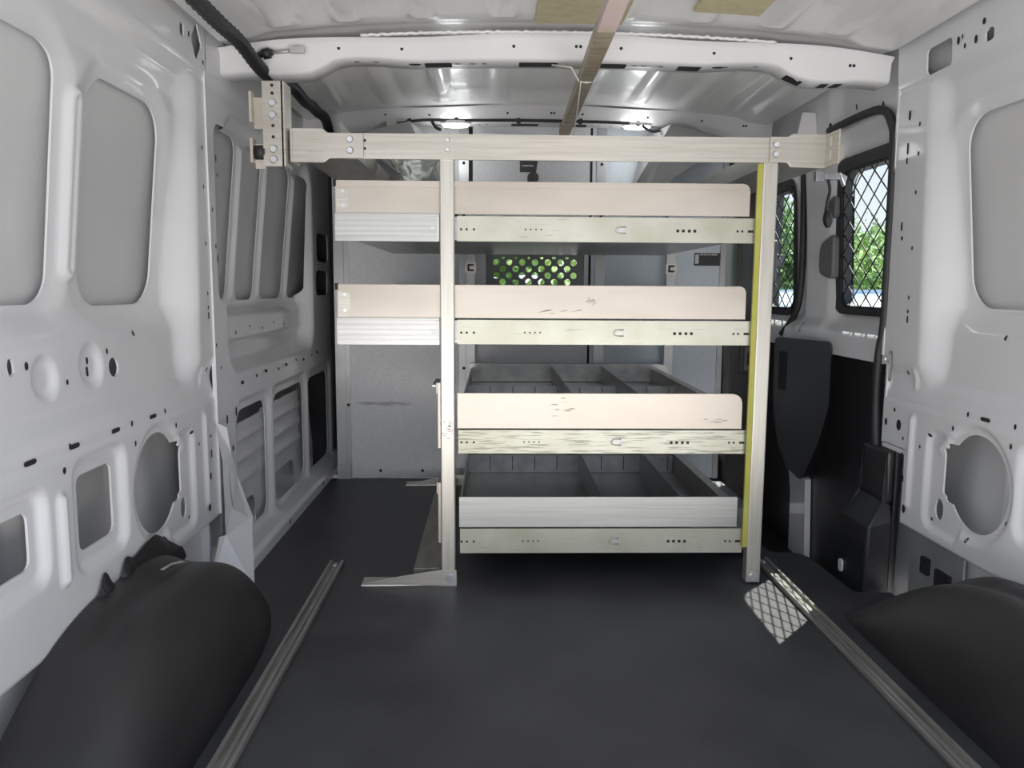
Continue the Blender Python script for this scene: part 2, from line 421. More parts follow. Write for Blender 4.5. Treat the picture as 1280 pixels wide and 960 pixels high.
def front_hole(y, z):
    h = rb(y, z, 2.185, 2.455, .068, .425, .045)
    h = np.minimum(h, rb(y, z, 2.555, 2.945, .062, .422, .045))
    h = np.minimum(h, rb(y, z, 3.035, 3.375, .060, .420, .045))
    h = np.minimum(h, rb(y, z, 3.21, 3.42, .87, .985, .03)); h = np.minimum(h, rb(y, z, 3.19, 3.40, .735, .835, .03))
    for a, b in ((2.06, 2.305), (2.385, 2.565), (2.64, 2.905), (2.985, 3.12)):
        h = np.minimum(h, rb(y, z, a, b, .728, 1.18, .04))
    return h
sheet(wl, 2.003, 3.46, .0, 1.42, .008, wall_place(-1, front_depth), front_hole, flange=.002)
fm = [(2.03, .62, .004, .006), (2.05, .87, .004, .006), (2.035, .96, .004, .006), (2.06, .56, .004, .005), (2.03, .40, .005, .006), (2.08, .42, .006, .012),
      (2.12, .335, .006, .009), (2.045, .30, .006, .009), (2.155, .43, .006, .012), (2.07, 1.09, .004, .009), (2.075, 1.05, .004, .006), (2.06, .84, .004, .010)]
for k in range(9): fm.append((2.22 + .12 * k + .02 * (k % 2), .502 + .004 * (k % 3), .007 if k % 2 else .012, .005))
for k in range(5): fm.append((2.25 + .13 * k, .64 + .012 * (k % 2), .005, .005))
for yy in (2.49, 2.99): fm += [(yy, .018, .007, .010)]
marks(wl, -1, front_depth, fm, 2)
# ribbed inner liner panels behind the first two openings
def liner(u, v, ex):
    d = .038 + bead((v - .205), -.008, .012) + bead((v - .268), -.008, .012) + bead((v - .328), -.008, .010)
    return np.stack([-(W + d), u, v], -1)
sheet(wl, 2.14, 2.50, .02, .375, .008, liner, lambda u, v: rb(u, v, 2.20, 2.42, -.05, .135, .04), 0, .004)
sheet(wl, 2.50, 2.99, .02, .385, .008, liner, lambda u, v: rb(u, v, 2.60, 2.90, -.05, .140, .04), 0, .004)
# dark cavity backing, added light blockers by the cab, tapered pillar foot
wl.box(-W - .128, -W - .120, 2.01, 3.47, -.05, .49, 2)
wl.box(-W - .13, -.62, 3.46, 3.47, -.06, 1.46, 2)  # added blocker, keeps light from the cab off the left wall
wl.box(-.63, -.62, 3.175, 3.46, -.06, 1.46, 2)  # return side of the added light blocker
foot = [(-.867, 1.988, .43), (-.845, 2.010, .41), (-.845, 2.035, .34), (-.838, 2.06, .27), (-.826, 2.085, .205), (-.812, 2.09, .155), (-.806, 2.062, .125), (-.775, 1.967, .0),
        (-.872, 1.930, .03), (-.867, 1.985, .13), (-.850, 1.985, .135), (-.850, 1.985, .22), (-.850, 1.982, .33)]
wl.add([p for p in foot], [(0, 1, 2, 12), (12, 2, 3, 11), (11, 3, 4, 5, 10), (10, 5, 6), (10, 6, 7, 8), (9, 10, 8)], 0)
wl.add([(-.845, 2.010, .41), (-.845, 2.035, .34), (-.838, 2.06, .27), (-.826, 2.085, .205), (-.812, 2.09, .155), (-.806, 2.062, .125), (-.775, 1.967, .0),
        (-.885, 2.035, .41), (-.885, 2.06, .34), (-.885, 2.12, .27), (-.885, 2.16, .205), (-.875, 2.17, .155), (-.86, 2.15, .10), (-.82, 2.06, .0)],
       [(k, k + 1, k + 8, k + 7) for k in range(6)], 0)
wl.add([(-.8425, 2.006, .30), (-.836, 2.030, .29), (-.832, 2.052, .235), (-.822, 2.076, .175), (-.8195, 2.070, .16), (-.838, 2.015, .20)], [(0, 1, 2, 3, 4, 5)], 1)
struct(wl.build('wall_left', ['paint', 'skin', 'dark']))

# ---- right wall (rear section up to the sliding door opening)
wr = MB()
dr = rear_depth(True)
sheet(wr, .35, 2.062, .0, 1.42, .006, wall_place(1, dr), rear_hole(True))
rm_ = small_marks(-.02) + [(1.80, 1.318, .006, .009), (1.785, 1.322, .003, .006), (1.775, 1.30, .004, .006), (1.735, 1.302, .006, .009), (1.708, 1.33, .006, .007), (1.95, 1.17, .004, .006),
      (2.0, 1.20, .005, .012), (2.0, 1.12, .004, .014), (2.0, 1.09, .004, .008), (2.005, .93, .004, .012), (2.0, .90, .005, .006), (1.985, .465, .005, .006), (2.025, .428, .007, .010), (1.96, .430, .0115, .0140)]
marks(wr, 1, dr, rm_, 2)
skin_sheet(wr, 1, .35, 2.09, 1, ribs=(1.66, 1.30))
wr.box(.900, .905, 1.70, 1.925, .0, .165, 3); wr.box(.892, .90, 1.74, 1.80, .05, .11, 2); wr.box(.890, .90, 1.83, 1.86, .08, .12, 2)
# long slot with a rim on the pillar flange
for z0, z1, a, m_ in ((.535, .615, .009, 3), (.542, .608, .006, 1)):
    pts = rrect(2.012 - a, 2.012 + a, z0, z1, a, 5)
    wr.add([(W - .006 - (.001 if m_ == 1 else 0), p[0], p[1]) for p in pts], [tuple(range(len(pts)))], m_)
wr.box(W - .004, W + .12, 2.058, 2.066, .60, 1.42, 0)
wr.box(W + .002, W + .12, 2.04, 2.048, .37, .60, 0)
wr.box(W + .0, W + .012, 1.925, 2.04, .360, .374, 0)
struct(wr.build('wall_right', ['paint', 'skin', 'dark', 'frame']))

# ------------------------------------------------------------------ roof
rf = MB()
def roof_place(u, v, ex):      # u = X, v = Y
    z = 1.432 - .050 * (np.abs(u) / .85) ** 2.2
    for x0 in (.14, .34, .52, .68):
        z = z - emb(np.abs(np.abs(u) - x0) - .028, .012, .016) * (ss(.4, .5, v) * (1 - ss(2.0, 2.05, v)) + ss(2.24, 2.30, v) * (1 - ss(2.86, 2.92, v)))
    z = z + .008 * ss(2.05, 2.11, v) * (1 - ss(2.2, 2.26, v)) - .012 * ss(.72, .78, np.abs(u)) * 1
    return np.stack([u, v, z], -1)
sheet(rf, -.845, .845, .30, 3.15, .0125, roof_place, None, 0, 0)
rf.box(-1.0, 1.0, .30, 4.0, 1.455, 1.475, 0)  # outer cap added over the roof sheet to keep light out
rf.box(-1.0, -.955, .30, 4.0, 1.40, 1.46, 0); rf.box(.955, 1.0, .30, 4.0, 1.40, 1.46, 0)
# crinkled seam sealer along the rear edge of the first bow
pts = []
for k in range(120):
    x = -.50 + 1.05 * k / 119
    pts.append((x, 2.078 + .002 * math.sin(k * 1.7), 1.409 - .045 * (abs(x) / .85) ** 2.2 + .0012 * math.sin(k * 2.3)))
rf.tube(pts, .004, 6, 1, .12)
struct(rf.build('ceiling', ['paint_roof', 'bow']))

def bow(name, yc, zc, half, mats, seed):
    mb = MB(); n = 60
    def ztop(x): return zc - .045 * (abs(x) / .86) ** 2.3 + .006 * math.cos(x * 9)
    def zbot(x):
        b = zc - .058 - .022 * ss(.55, .66, abs(x)) * (1 - .5 * ss(.70, .8, abs(x)))
        return b - .035 * (abs(x) / .86) ** 2.0 + (.012 * ss(.35, .52, abs(x)) * (1 - ss(.56, .62, abs(x))))
    sec = []
    for k in range(n + 1):
        x = -half + 2 * half * k / n
        t, b = ztop(x), float(zbot(x))
        sec.append([(x, yc - .052, t), (x, yc - .036, t - .012), (x, yc - .030, b + .006), (x, yc - .022, b), (x, yc + .048, b), (x, yc + .053, b + .006), (x, yc + .064, t)])
    m = len(sec[0]); vs = [p for s in sec for p in s]; fs = []
    for k in range(n):
        for j in range(m - 1): fs.append((k * m + j, k * m + j + 1, (k + 1) * m + j + 1, (k + 1) * m + j))
    mb.add(vs, fs, 0, True)
    # holes in the face and slots in the underside
    for x in (-.56, -.40, -.115, .045, .056, .16, .40, .60, .755, .765):
        b = float(zbot(x)); zz = (ztop(x) + b) / 2 + .002
        mb.cyl((x, yc - .0345, zz), (0, .002, 0), .0042, 10, 1)
    for x, a in ((-.31, .035), (-.05, .05), (.13, .05), (.345, .03), (.62, .022), (.72, .03)):
        b = float(zbot(x)); pts2 = rrect(x - a, x + a, yc - .012, yc + .030, .004)
        mb.add([(p[0], p[1], float(zbot(p[0])) - .0012) for p in pts2], [tuple(range(len(pts2)))], 1)
    for x in (-.52, -.47, -.37, -.26, -.22, -.19, .20, .225, .27, .42, .44, .52):
        b = float(zbot(x)); r = .012 if x in (-.37, .42) else .0055
        mb.add([(x + r * 1.4 * math.cos(t), yc + .55 * r * math.sin(t) * 1.4, b - .0012) for t in [2 * PI * q / 10 for q in range(10)]], [tuple(range(10))], 1)
    return struct(mb.build(name, ['bow', 'dark']))
bow('trim_1', 2.14, 1.408, .862, None, 1)
bow('trim_2', 3.02, 1.430, .862, None, 2)

# ------------------------------------------------------------------ floor with the step well on the right
fl = MB()
poly = [(-.83, .30), (.86, .30), (.86, 1.93), (.765, 1.935), (.757, 2.20), (.735, 2.235), (.655, 2.245), (.655, 3.155), (-.83, 3.155)]
fl.prism(rpoly(poly, [0, 0, 0, .01, .02, .02, .02, 0, 0]), 'Z', -.03, 0)
fl.prism([(-.9, .30), (-.8, .30), (-.8, 3.155), (-.9, 3.155)], 'Z', -.06, -.031)
struct(fl.build('floor', 'floor', bevel=.004))
sw = MB()
sw.box(.60, .99, 1.93, 3.16, -.17, -.15); sw.box(.70, .757, 1.95, 2.20, -.15, -.031); sw.box(.60, .655, 2.245, 3.155, -.15, -.031)
struct(sw.build('trim_3', 'plastic'))

# ------------------------------------------------------------------ sliding door on the right: door_1 with windows, trims
dp = MB()
XD = .925
def door_depth(y, z):
    d = .052 - .03 * ss(.75, 1.42, z) - .048 * (1 - ss(.632, .690, z))
    d = d - .02 * ss(2.44, 2.52, y) * (1 - ss(2.68, 2.74, y)) * ss(.60, .70, z)
    d = d + emb(rb(y, z, 2.05, 2.46, .70, 1.225, .06), .016, .03)
    return d
W1 = (2.085, 2.425, .722, 1.118, .06); W2 = (2.83, 3.14, .705, 1.120, .05)
def door_hole(y, z): return np.minimum(rb(y, z, *W1), rb(y, z, *W2))
sheet(dp, 2.062, 3.20, .575, 1.42, .008, wall_place(1, door_depth), door_hole)
dp.box(.985, .99, 2.06, 3.2, -.17, .60, 0); dp.box(.874, .986, 2.062, 3.2, .576, .584, 0)  # outer skin, plus a filler added under the sheet to stop a sun leak
marks(dp, 1, door_depth, [(2.64, .645, .004, .016), (2.50, 1.27, .006, .012), (2.20, 1.27, .005, .01), (2.36, 1.30, .004, .008)], 1)
door = struct(dp.build('door_1', ['paint', 'dark']))

def frame_ring(mb, rect, grow, x0, x1, mat=0):
    y0, y1, z0, z1, r = rect
    a = rrect(y0, y1, z0, z1, r, 6); g = grow if isinstance(grow, tuple) else (grow,) * 4
    b = rrect(y0 - g[0], y1 + g[1], z0 - g[2], z1 + g[3], r + .02, 6)
    n = len(a)
    vs = [(x0, p[0], p[1]) for p in a] + [(x0, p[0], p[1]) for p in b] + [(x1, p[0], p[1]) for p in a] + [(x1, p[0], p[1]) for p in b]
    fs = []
    for k in range(n):
        j = (k + 1) % n
        fs += [(k, j, j + n, k + n), (k + 2 * n, k + 3 * n, j + 3 * n, j + 2 * n), (k, k + 2 * n, j + 2 * n, j), (k + n, j + n, j + 3 * n, k + 3 * n)]
    mb.add(vs, fs, mat)
def lean(o, z0, k):   # tumblehome of the glass and grilles
    for v in o.data.vertices: v.co.x -= k * max(0, v.co.z - z0)
def window(name, rect, gl):
    mb = MB(); frame_ring(mb, rect, gl, .912, .945)
    o = struct(mb.build(name, 'rubber')); lean(o, .75, .045)
    g = MB(); p = rrect(rect[0] - .01, rect[1] + .01, rect[2] - .01, rect[3] + .01, rect[4])
    g.add([(.948, q[0], q[1]) for q in p], [tuple(range(len(p)))])
    go = g.build('pane', 'glass', o); lean(go, .75, .045)
    return o
window('window_1', W1, (.02, .075, .026, .045))
window('window_2', W2, (.010, .02, .03, .045))
# grilles of crossed wires
def grille(rect, label):
    y0, y1, z0, z1, r = rect
    y0 -= .008; y1 += .008; z0 -= .008; z1 += .008
    e = empty('window_grille', label, 'grille', (.915, (y0 + y1) / 2, z0), 'diamond grilles over the side windows')
    fr = MB(); frame_ring(fr, (y0, y1, z0, z1, .05), .010, .908, .918)
    o = rel(e, fr.build('frame', 'rubber')); lean(o, .75, .045)
    mb = MB(); cw, ch = .078, .064
    def clip(a, b):
        t0, t1 = 0., 1.
        for i, (lo, hi) in enumerate(((y0, y1), (z0, z1))):
            d = b[i] - a[i]
            if abs(d) < 1e-9: continue
            ta, tb = (lo - a[i]) / d, (hi - a[i]) / d
            if ta > tb: ta, tb = tb, ta
            t0, t1 = max(t0, ta), min(t1, tb)
        return (t0, t1) if t1 - t0 > .01 else None
    sl = ch / cw
    for s in (1, -1):
        k = -20
        while k < 40:
            a = (y0 + k * cw, z0); b = (a[0] + s * 2.0, z0 + sl * 2.0); c = clip(a, b)
            if c:
                P = [(.912 + .002 * s, a[0] + (b[0] - a[0]) * t, a[1] + (b[1] - a[1]) * t) for t in c]
                mb.tube(P, .0021, 6)
            k += 1
    o = rel(e, mb.build('wire_mesh', 'rubber')); lean(o, .75, .045)
grille(W1, 'black diamond wire grille over the nearer side window beside the right pillar')
grille(W2, 'black diamond wire grille over the farther side window beside the shelving post')

# door furniture (parts of the sliding door)
t = MB(); t.tube([(.905, 2.772, 1.36), (.898, 2.755, 1.22), (.90, 2.738, 1.0), (.902, 2.738, .80), (.898, 2.765, .69), (.872, 2.82, .61)], .012, 8, sub=6)
t.build('weather_strip', 'rubber', door)
for (za, zb, w_) in ((.985, 1.065, .085), (.80, .945, .105)):
    t = MB(); t.prism(rpoly([(2.455, za), (2.455 + w_, za + .02), (2.455 + w_, zb - .03), (2.455, zb)], .03), 'X', .885, .912); t.build('rubber_pad', 'greyrub', door, bevel=.006)
t = MB(); t.prism(rpoly([(2.062, -.15), (3.15, -.15), (3.15, .56), (2.50, .595), (2.062, .60)], .02), 'X', .918, .94)
t.build('lower_trim_panel', 'plastic', door, bevel=.008)
# deep moulded pocket ending in a point
pi_ = [(2.35, .615), (2.83, .60), (2.82, .36), (2.76, .23), (2.67, .16), (2.53, .142), (2.41, .29), (2.345, .42)]
po = [(2.49, .605), (2.86, .60), (2.85, .36), (2.80, .22), (2.70, .15), (2.60, .14), (2.53, .29), (2.49, .42)]
t = MB(); t.prism(rpoly(po, .03), 'X', .93, .852, 0, rpoly(pi_, .03))
pk = t.build('moulded_pocket', 'plastic', door, bevel=.012)
t = MB(); t.prism(rrect(2.70, 2.775, .42, .555, .01), 'X', .8525, .8505); t.build('recess_panel', 'dark', pk)
t = MB(); t.prism([(2.575, -.15), (2.72, -.15), (2.725, .05), (2.76, .17), (2.60, .13)], 'X', .895, .915); t.build('lower_jamb', 'paint', door)
t = MB(); t.prism(rrect(2.96, 3.02, .80, .955, .02), 'X', .86, .895); t.box(.895, .93, 2.98, 3.0, .86, .90); t.build('latch_cover', 'greyrub', door, bevel=.004)
# black seal on the edge of the door opening
t = MB(); t.tube([(.882, 2.52, 1.262), (.878, 2.32, 1.262), (.874, 2.17, 1.250), (.870, 2.10, 1.205), (.866, 2.072, 1.12), (.866, 2.066, .80), (.867, 2.068, .68), (.867, 2.085, .60), (.867, 2.088, .50), (.867, 2.075, .38), (.867, 2.06, .33)], .012, 8, sub=6)
o = t.build('door_seal', 'rubber'); tag(o, 'black rubber seal along the edge of the right door opening', 'seal')
# corner cover at the foot of the right pillar
t = MB()
t.prism([(.795, -.15), (.868, -.15), (.868, .178), (.800, .160)], 'Y', 1.955, 2.105)
o1 = t
o1.add([(.800, 1.955, .160), (.868, 1.955, .178), (.868, 2.105, .178), (.800, 2.105, .160), (.850, 1.972, .222), (.868, 1.972, .222), (.868, 2.11, .222), (.850, 2.11, .222)],
       [(0, 1, 5, 4), (0, 4, 7, 3), (3, 7, 6, 2), (1, 2, 6, 5), (4, 5, 6, 7)])
o1.box(.850, .872, 1.972, 2.11, .222, .358)
o = o1.build('step_cover', 'plastic', bevel=.008, loc=(.83, 2.03, -.15)); tag(o, 'black plastic cover boxed over the foot of the right pillar by the step', 'cover')
c = MB(); c.prism(rpoly([(2.072, .000), (2.094, .000), (2.094, .034), (2.072, .034)], .010), 'X', .7975, .793); rel(o, c.build('fixing_tab', 'label_white'))['label'] = 'white oval fixing tab'

# ------------------------------------------------------------------ partition (wall_front)
YB = 3.16
pb = MB()
pb.box(-.765, -.262, YB, YB + .012, .0, 1.40, 0)
pb.box(-.246, .213, YB, YB + .012, .0, .60, 0)
pb.box(-.246, .213, YB, YB + .012, .915, 1.40, 0)
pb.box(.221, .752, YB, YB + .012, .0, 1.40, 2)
pb.box(-.246, -.195, YB, YB + .012, .60, .915, 0); pb.box(.195, .213, YB, YB + .012, .60, .915, 0)
pb.box(-.30, -.20, YB + .012, YB + .016, 0, 1.44, 3); pb.box(.17, .27, YB + .012, YB + .016, 0, 1.44, 3)
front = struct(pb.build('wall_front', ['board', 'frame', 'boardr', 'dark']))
t = MB(); t.box(-.79, -.752, YB - .018, YB + .012, 0, 1.40); t.box(-.752, -.735, YB - .006, YB, .0, 1.40); t.box(-.79, -.735, YB - .025, YB - .018, .0, .06)
t.build('frame_post', ['frame', 'dark'], front)
for x in (-.30, .238):
    t = MB(); t.box(x, x + .038, YB - .006, YB, 0, 1.40); xs = -.256 if x < 0 else .212; t.build('frame_strip', 'frame', front)
    t = MB(); t.box(xs, xs + .009, YB - .003, YB + .0, 0, 1.40); t.build('seam', 'dark', front)
t = MB(); t.box(.735, .755, YB - .012, YB + .012, 0, 1.40); t.build('frame_post', 'frame', front)
t = MB(); t.box(-.79, .755, YB - .010, YB, 1.27, 1.30); t.build('frame_strip', 'frame', front)
for x, z in [(x, z) for z in (.12, .45, .75, 1.05, 1.25) for x in (-.281, .257)] + [(-.744, z) for z in (.68, .30, 1.0)] + [(-.62, .03), (-.45, .03)]:
    t = MB(); t.cyl((x, YB - (.006 if z > .05 else 0), z), (0, -.004, 0), .006, 10); t.build('rivet', 'dark', front)
t = MB()
def lat(u, v):
    du, dv = .0512, .0256
    a = np.hypot((u + du * 50) % du - du / 2, (v + dv * 50) % (2 * dv) - dv)
    b = np.hypot((u + du * 50 + du / 2) % du - du / 2, (v + dv * 51) % (2 * dv) - dv)
    h = np.minimum(a, b) - .0128
    return np.maximum(h, rb(u, v, -.165, .168, .63, .892, .004))
sheet(t, -.20, .20, .595, .92, .0042, lambda u, v, e: np.stack([u, 0 * u + YB + .004 + e, v], -1), lat, 0, .003)
t.build('perforated_window', 'perf', front)['label'] = 'dark perforated steel window with green showing through its holes'
# dark cab sides and roof lining past the partition
t = MB(); t.box(-.96, -.94, 3.62, 4.0, -.1, 1.46); t.box(.97, .99, 3.2, 4.0, -.1, .60); t.box(.97, .99, 3.45, 4.0, .60, 1.46); t.box(-.96, .99, 3.98, 4.0, 1.30, 1.46); t.box(-.96, .99, 3.98, 4.0, -.1, .55)
t.box(-.96, .99, 3.2, 4.0, -.12, -.1); t.box(.80, .99, 3.185, 3.2, -.15, 1.46)
struct(t.build('trim_4', 'plastic'))
# black trim block between the partition and the door
t = MB(); t.box(.765, .915, 3.07, 3.165, -.15, .60); t.box(.775, .80, 3.06, 3.165, .60, 1.08)
t.box(.80, .88, 3.062, 3.07, .44, .56)
struct(t.build('trim_5', 'plastic', bevel=.01))
t = MB(); t.box(.815, .865, 3.052, 3.0615, .455, .545, 0); t.box(.826, .850, 3.049, 3.053, .475, .525, 1)
o = t.build('latch_plate', ['greyrub', 'dark']); tag(o, 'small dark latch plate low on the black trim right of the partition', 'plate')

def text_bars(mb, x0, z0, w, rows, mat=1, y=YB):
    for r, (n, seed) in enumerate(rows):
        rnd = random.Random(seed); x = x0
        for k in range(n):
            ww = w / n * rnd.uniform(.55, .85); mb.box(x, x + ww, y - .0025, y - .002, z0 - r * .008, z0 - r * .008 + .005, mat); x += w / n
t = MB(); t.box(-.063, -.003, YB - .002, YB, 1.218, 1.262, 0); text_bars(t, -.054, 1.240, .045, [(7, 1)], y=YB)
tag(t.build('warning_label', ['label_black', 'label_white']), 'small black label with white print high on the partition, under the crossbar', 'label')
t = MB(); t.box(.632, .735, YB - .002, YB, .862, .912, 0); text_bars(t, .655, .903, .07, [(9, 4)], y=YB); t.box(.636, .65, YB - .0025, YB - .002, .87, .906, 1)
tag(t.build('warning_label', ['label_black', 'label_white']), 'black label with white edge print on the right partition board', 'label')
t = MB(); t.cyl((-.012, YB, 1.195), (0, -.03, 0), .022, 14); t.prism(rpoly([(-.02, 1.19), (-.004, 1.19), (.006, 1.26), (-.002, 1.265)], .003), 'Y', YB - .038, YB - .03)
tag(t.build('partition_latch', 'label_black', bevel=.002), 'dark round latch with a lever on the partition under the black label', 'latch')

# ------------------------------------------------------------------ shelving unit
RY = 2.0
rack = empty('shelving_unit', 'free-standing aluminium shelving unit with four trays and a crossbar on the floor', 'shelving', (.12, RY, 0))
def R(mb, name, mats, bevel=.0015, parent=None, **k):
    o = mb.build(name, mats, bevel=bevel, **k)
    return rel(rack, o) if parent is None else (setattr(o, 'parent', parent), setattr(o, 'matrix_parent_inverse', parent.matrix_world.inverted()), o)[2]
def PT(mb, name, mats, par, bevel=0.):    # sub-part
    o = mb.build(name, mats, bevel=bevel); o.parent = par
    o.matrix_parent_inverse = Matrix.Translation(rack.location).inverted() @ Matrix.Identity(4)
    o.matrix_parent_inverse = Matrix.Identity(4)
    return o
def scuffs(mb, seeds, mat):
    pass
# front posts
def post(x0, x1, y0, y1, z0, z1, foot=False):
    mb = MB(); mb.box(x0, x1, y0, y1, z0, z1); return R(mb, 'post', 'alu_v', .003)
pl_ = post(-.298, -.262, RY - .014, RY + .020, .005, 1.088)
pr_ = post(.501, .538, RY - .014, RY + .020, .004, 1.088)
# rear posts: open C channels
for x in (-.27, .505):
    mb = MB(); mb.box(x, x + .035, 3.075, 3.079, 0, 1.09); mb.box(x, x + .004, 3.079, 3.10, 0, 1.09); mb.box(x + .031, x + .035, 3.079, 3.10, 0, 1.09)
    o = R(mb, 'post', 'frame', .001)
    c = MB(); p = rrect(x - .004, x + .039, .825, .868, .004); c.prism(p, 'Y', 3.07, 3.075, 0)
    c.prism(rrect(x + .006, x + .030, .833, .860, .003), 'Y', 3.068, 3.0705, 1); c.prism(rrect(x + .013, x + .032, .840, .853, .002), 'Y', 3.066, 3.069, 0)
    PT(c, 'bracket', ['alu', 'dark'], o)
# yellow strip on the right post
mb = MB(); mb.box(.488, .501, RY - .012, RY - .004, .10, 1.078); o = R(mb, 'edge_strip', 'yellow', 0); o['label'] = 'yellow strip down the edge of the right post'

def lip_poly(x0, x1, z0, z1, rl, rr): return rpoly([(x0, z0), (x1, z0), (x1, z1), (x0, z1)], [0, 0, rr, rl], 6)
def dots(mb, xs, z, y, r=.0035, mat=1):
    for x in xs: mb.cyl((x, y, z), (0, -.0008, 0), r, 10, mat)
def dimple_row(mb, z, y):
    dots(mb, (-.246, -.232, -.214), z, y, .003)
    dots(mb, (-.085, -.072, -.059, -.046), z + .001, y, .0022)
    dots(mb, (.297, .311, .326, .340), z, y, .0042)
    dots(mb, (.448, .460), z, y, .003); mb.box(.474, .488, y - .0008, y, z - .003, z + .003, 1)
def hook(x, z, y):       # small D-shaped key slot
    mb = MB()
    pts = [(x + .012, y, z - .008)] + [(x - .004 - .010 * math.sin(PI * k / 8), y, z - .008 * math.cos(PI * k / 8)) for k in range(9)] + [(x + .012, y, z + .008)]
    mb.tube(pts, .0016, 6); mb.box(x + .011, x + .014, y - .001, y + .001, z - .011, z + .011); mb.box(x - .006, x + .010, y + .0005, y + .001, z - .004, z + .004)
    return mb
YF = RY + .004
def stain(cx, cz, w, h, n, y, seed, ang=0.):
    rnd = random.Random(seed); mb = MB()
    for k in range(n):
        a, b = cx + rnd.gauss(0, w / 2.2), cz + rnd.gauss(0, h / 2.2); l, t_ = rnd.uniform(.2, .6) * w, rnd.uniform(.0008, .002)
        dx, dz = l * math.cos(ang), l * math.sin(ang)
        mb.add([(a, y, b), (a + dx, y, b + dz), (a + dx * .8, y, b + dz + t_), (a + dx * .2, y, b + t_)], [(0, 1, 2, 3)])
    return mb
M['stain'] = noise_mat('dirt_stain', (.20, .17, .14), (.30, .26, .22), .7)
def tray(zt, zm, zs, x0, x1, wide, back_top, floor_z, rl=0., rr=.02, lipmat='alu_lip', flange=True, stains=(), stripmat='galv'):
    """zt lip top, zm joint between lip and strip, zs strip bottom"""
    p = MB()
    xa = -.552 if wide else x0
    p.box(xa + .004, x1 - .002, YF + .008, 3.068, zs + .012, zm - .002)          # pan with flanged underside
    p.box(xa + .004, x1 - .002, YF + .006, YF + .022, zs + .002, zs + .014)
    pan = R(p, 'shelf_pan', 'pan', .001)
    b = MB(); b.prism(lip_poly(xa, x1 + .03, zm, back_top, .0, .05), 'Y', 3.062, 3.067); R(b, 'back_panel', 'pan', .0008)
    l = MB(); l.prism(lip_poly(-.556 if wide else x0, x1 - .012, zm + .004, zt, rl, rr), 'Y', YF, YF + .005)
    if flange: l.box((-.556 if wide else x0) + .004, x1 - .04, YF - .005, YF + .004, zt - .016, zt - .001)
    for st in stains:
        q = stain(*st); l.add(q.v, q.f, 1)
    lip = R(l, 'front_lip', [lipmat, 'stain'], 0)
    s = MB(); s.box(x0 + .002, x1 + .004, YF + .001, YF + .006, zs, zm - .001)
    dimple_row(s, (zs + zm) / 2 - .002, YF + .0010)
    strip = R(s, 'front_strip', [stripmat, 'dark'], 0)
    PT(hook(.155, (zs + zm) / 2 - .001, YF), 'key_slot', 'frame', strip)
    if wide:
        e = MB()
        zz = zs - .002
        e.prism([(zz0) for zz0 in [(-.558, zz), (-.300, zz), (-.300, zm + .004), (-.558, zm + .004)]], 'Y', YF - .006, YF + .002)
        for k in range(5): e.box(-.558, -.300, YF - .0072, YF - .006, zz + .010 + k * .013, zz + .014 + k * .013)
        ex = R(e, 'side_strip', 'alu_ext', .001)
        q = MB(); q.prism(rpoly([(-.554, zm + .006), (-.524, zm + .006), (-.524, zt - .018), (-.554, zt - .018)], [0, .014, .014, 0]), 'Y', YF - .0015, YF)
        PT(q, 'end_plate', 'alu', lip)
        for z in (zm + .022, zt - .026): q = MB(); q.cyl((-.537, YF - .0015, z), (0, -.003, 0), .0045, 10); PT(q, 'rivet', 'bolt', lip)
        h = MB(); h.prism(rrect(-.306, -.300, zs + .008, zm - .004, .001), 'Y', YF - .012, YF - .004); PT(h, 'latch', 'frame', ex)
        h = MB(); h.cyl((-.316, YF - .0072, (zs + zm) / 2), (0, -.002, 0), .006, 12); PT(h, 'latch_pin', 'frame', ex)
        n = MB(); n.box(-.562, -.554, YF - .002, YF + .012, zt - .014, zt + .002); PT(n, 'corner_clip', 'dark', lip)
    return pan, lip
T1 = tray(1.031, .9475, .885, -.258, .488, True, 1.03, .95)
T2 = tray(.777, .690, .6275, -.258, .488, True, .775, .69, stains=[(.075, .735, .018, .012, 14, YF - .0006, 4, .4), (-.02, .710, .07, .005, 5, YF - .0006, 5, .16)])
T3 = tray(.502, .4075, .3455, -.256, .490, False, .478, .41, flange=False, rr=.03, stripmat='galv_worn', stains=[(.40, .432, .04, .006, 6, YF - .0006, 6), (.0, .455, .05, .03, 8, YF - .0006, 8)])
T4 = tray(.230, .146, .0795, -.252, .488, False, .212, .146, lipmat='alu_ext', flange=False, rr=.004)
# dividers, cross plates and side rails in the two lower trays
def slotted(mb, x0, x1, y, z0, z1, pitch):
    mb.box(x0, x1, y, y + .002, z0, z1, 0); x = x0 + pitch
    while x < x1 - .01:
        mb.box(x - .0012, x + .0012, y - .0006, y, z0 + .006, z1 - .002, 1); x += pitch
for zf, zt, xs, ycs in ((.4075, .470, (.062, .255), (2.66,)), (.146, .220, (.127, .337), (2.64, 2.15))):
    pan = T3[0] if zf > .3 else T4[0]
    for x in xs:
        d = MB(); d.prism(rpoly([(2.03, zf), (3.05, zf), (3.05, zt), (2.03, zt)], [0, 0, .015, .015]), 'X', x - .001, x + .001); R(d, 'divider', 'pan', 0)
    for y in ycs:
        d = MB(); slotted(d, -.25, .45 if zf < .3 else .46, y, zf, zt - (.045 if y < 2.3 else (.015 if zf < .3 else .03)), .076); R(d, 'cross_plate', ['pan', 'dark'], 0)
    d = MB(); d.box(.455, .46, 2.03, 3.06, zf, zt - .012); d.box(.455, .482, 2.03, 3.06, zt - .014, zt - .012); R(d, 'side_rail', 'alu', .0008)
    d = MB(); d.box(-.252, -.247, 2.03, 3.06, zf, zt - .012); R(d, 'side_rail', 'alu', .0008)
# grey utility end box on the bottom tray
d = MB(); d.box(.497, .585, 2.20, 2.52, .02, .145); R(d, 'end_cap', 'perf', .004)
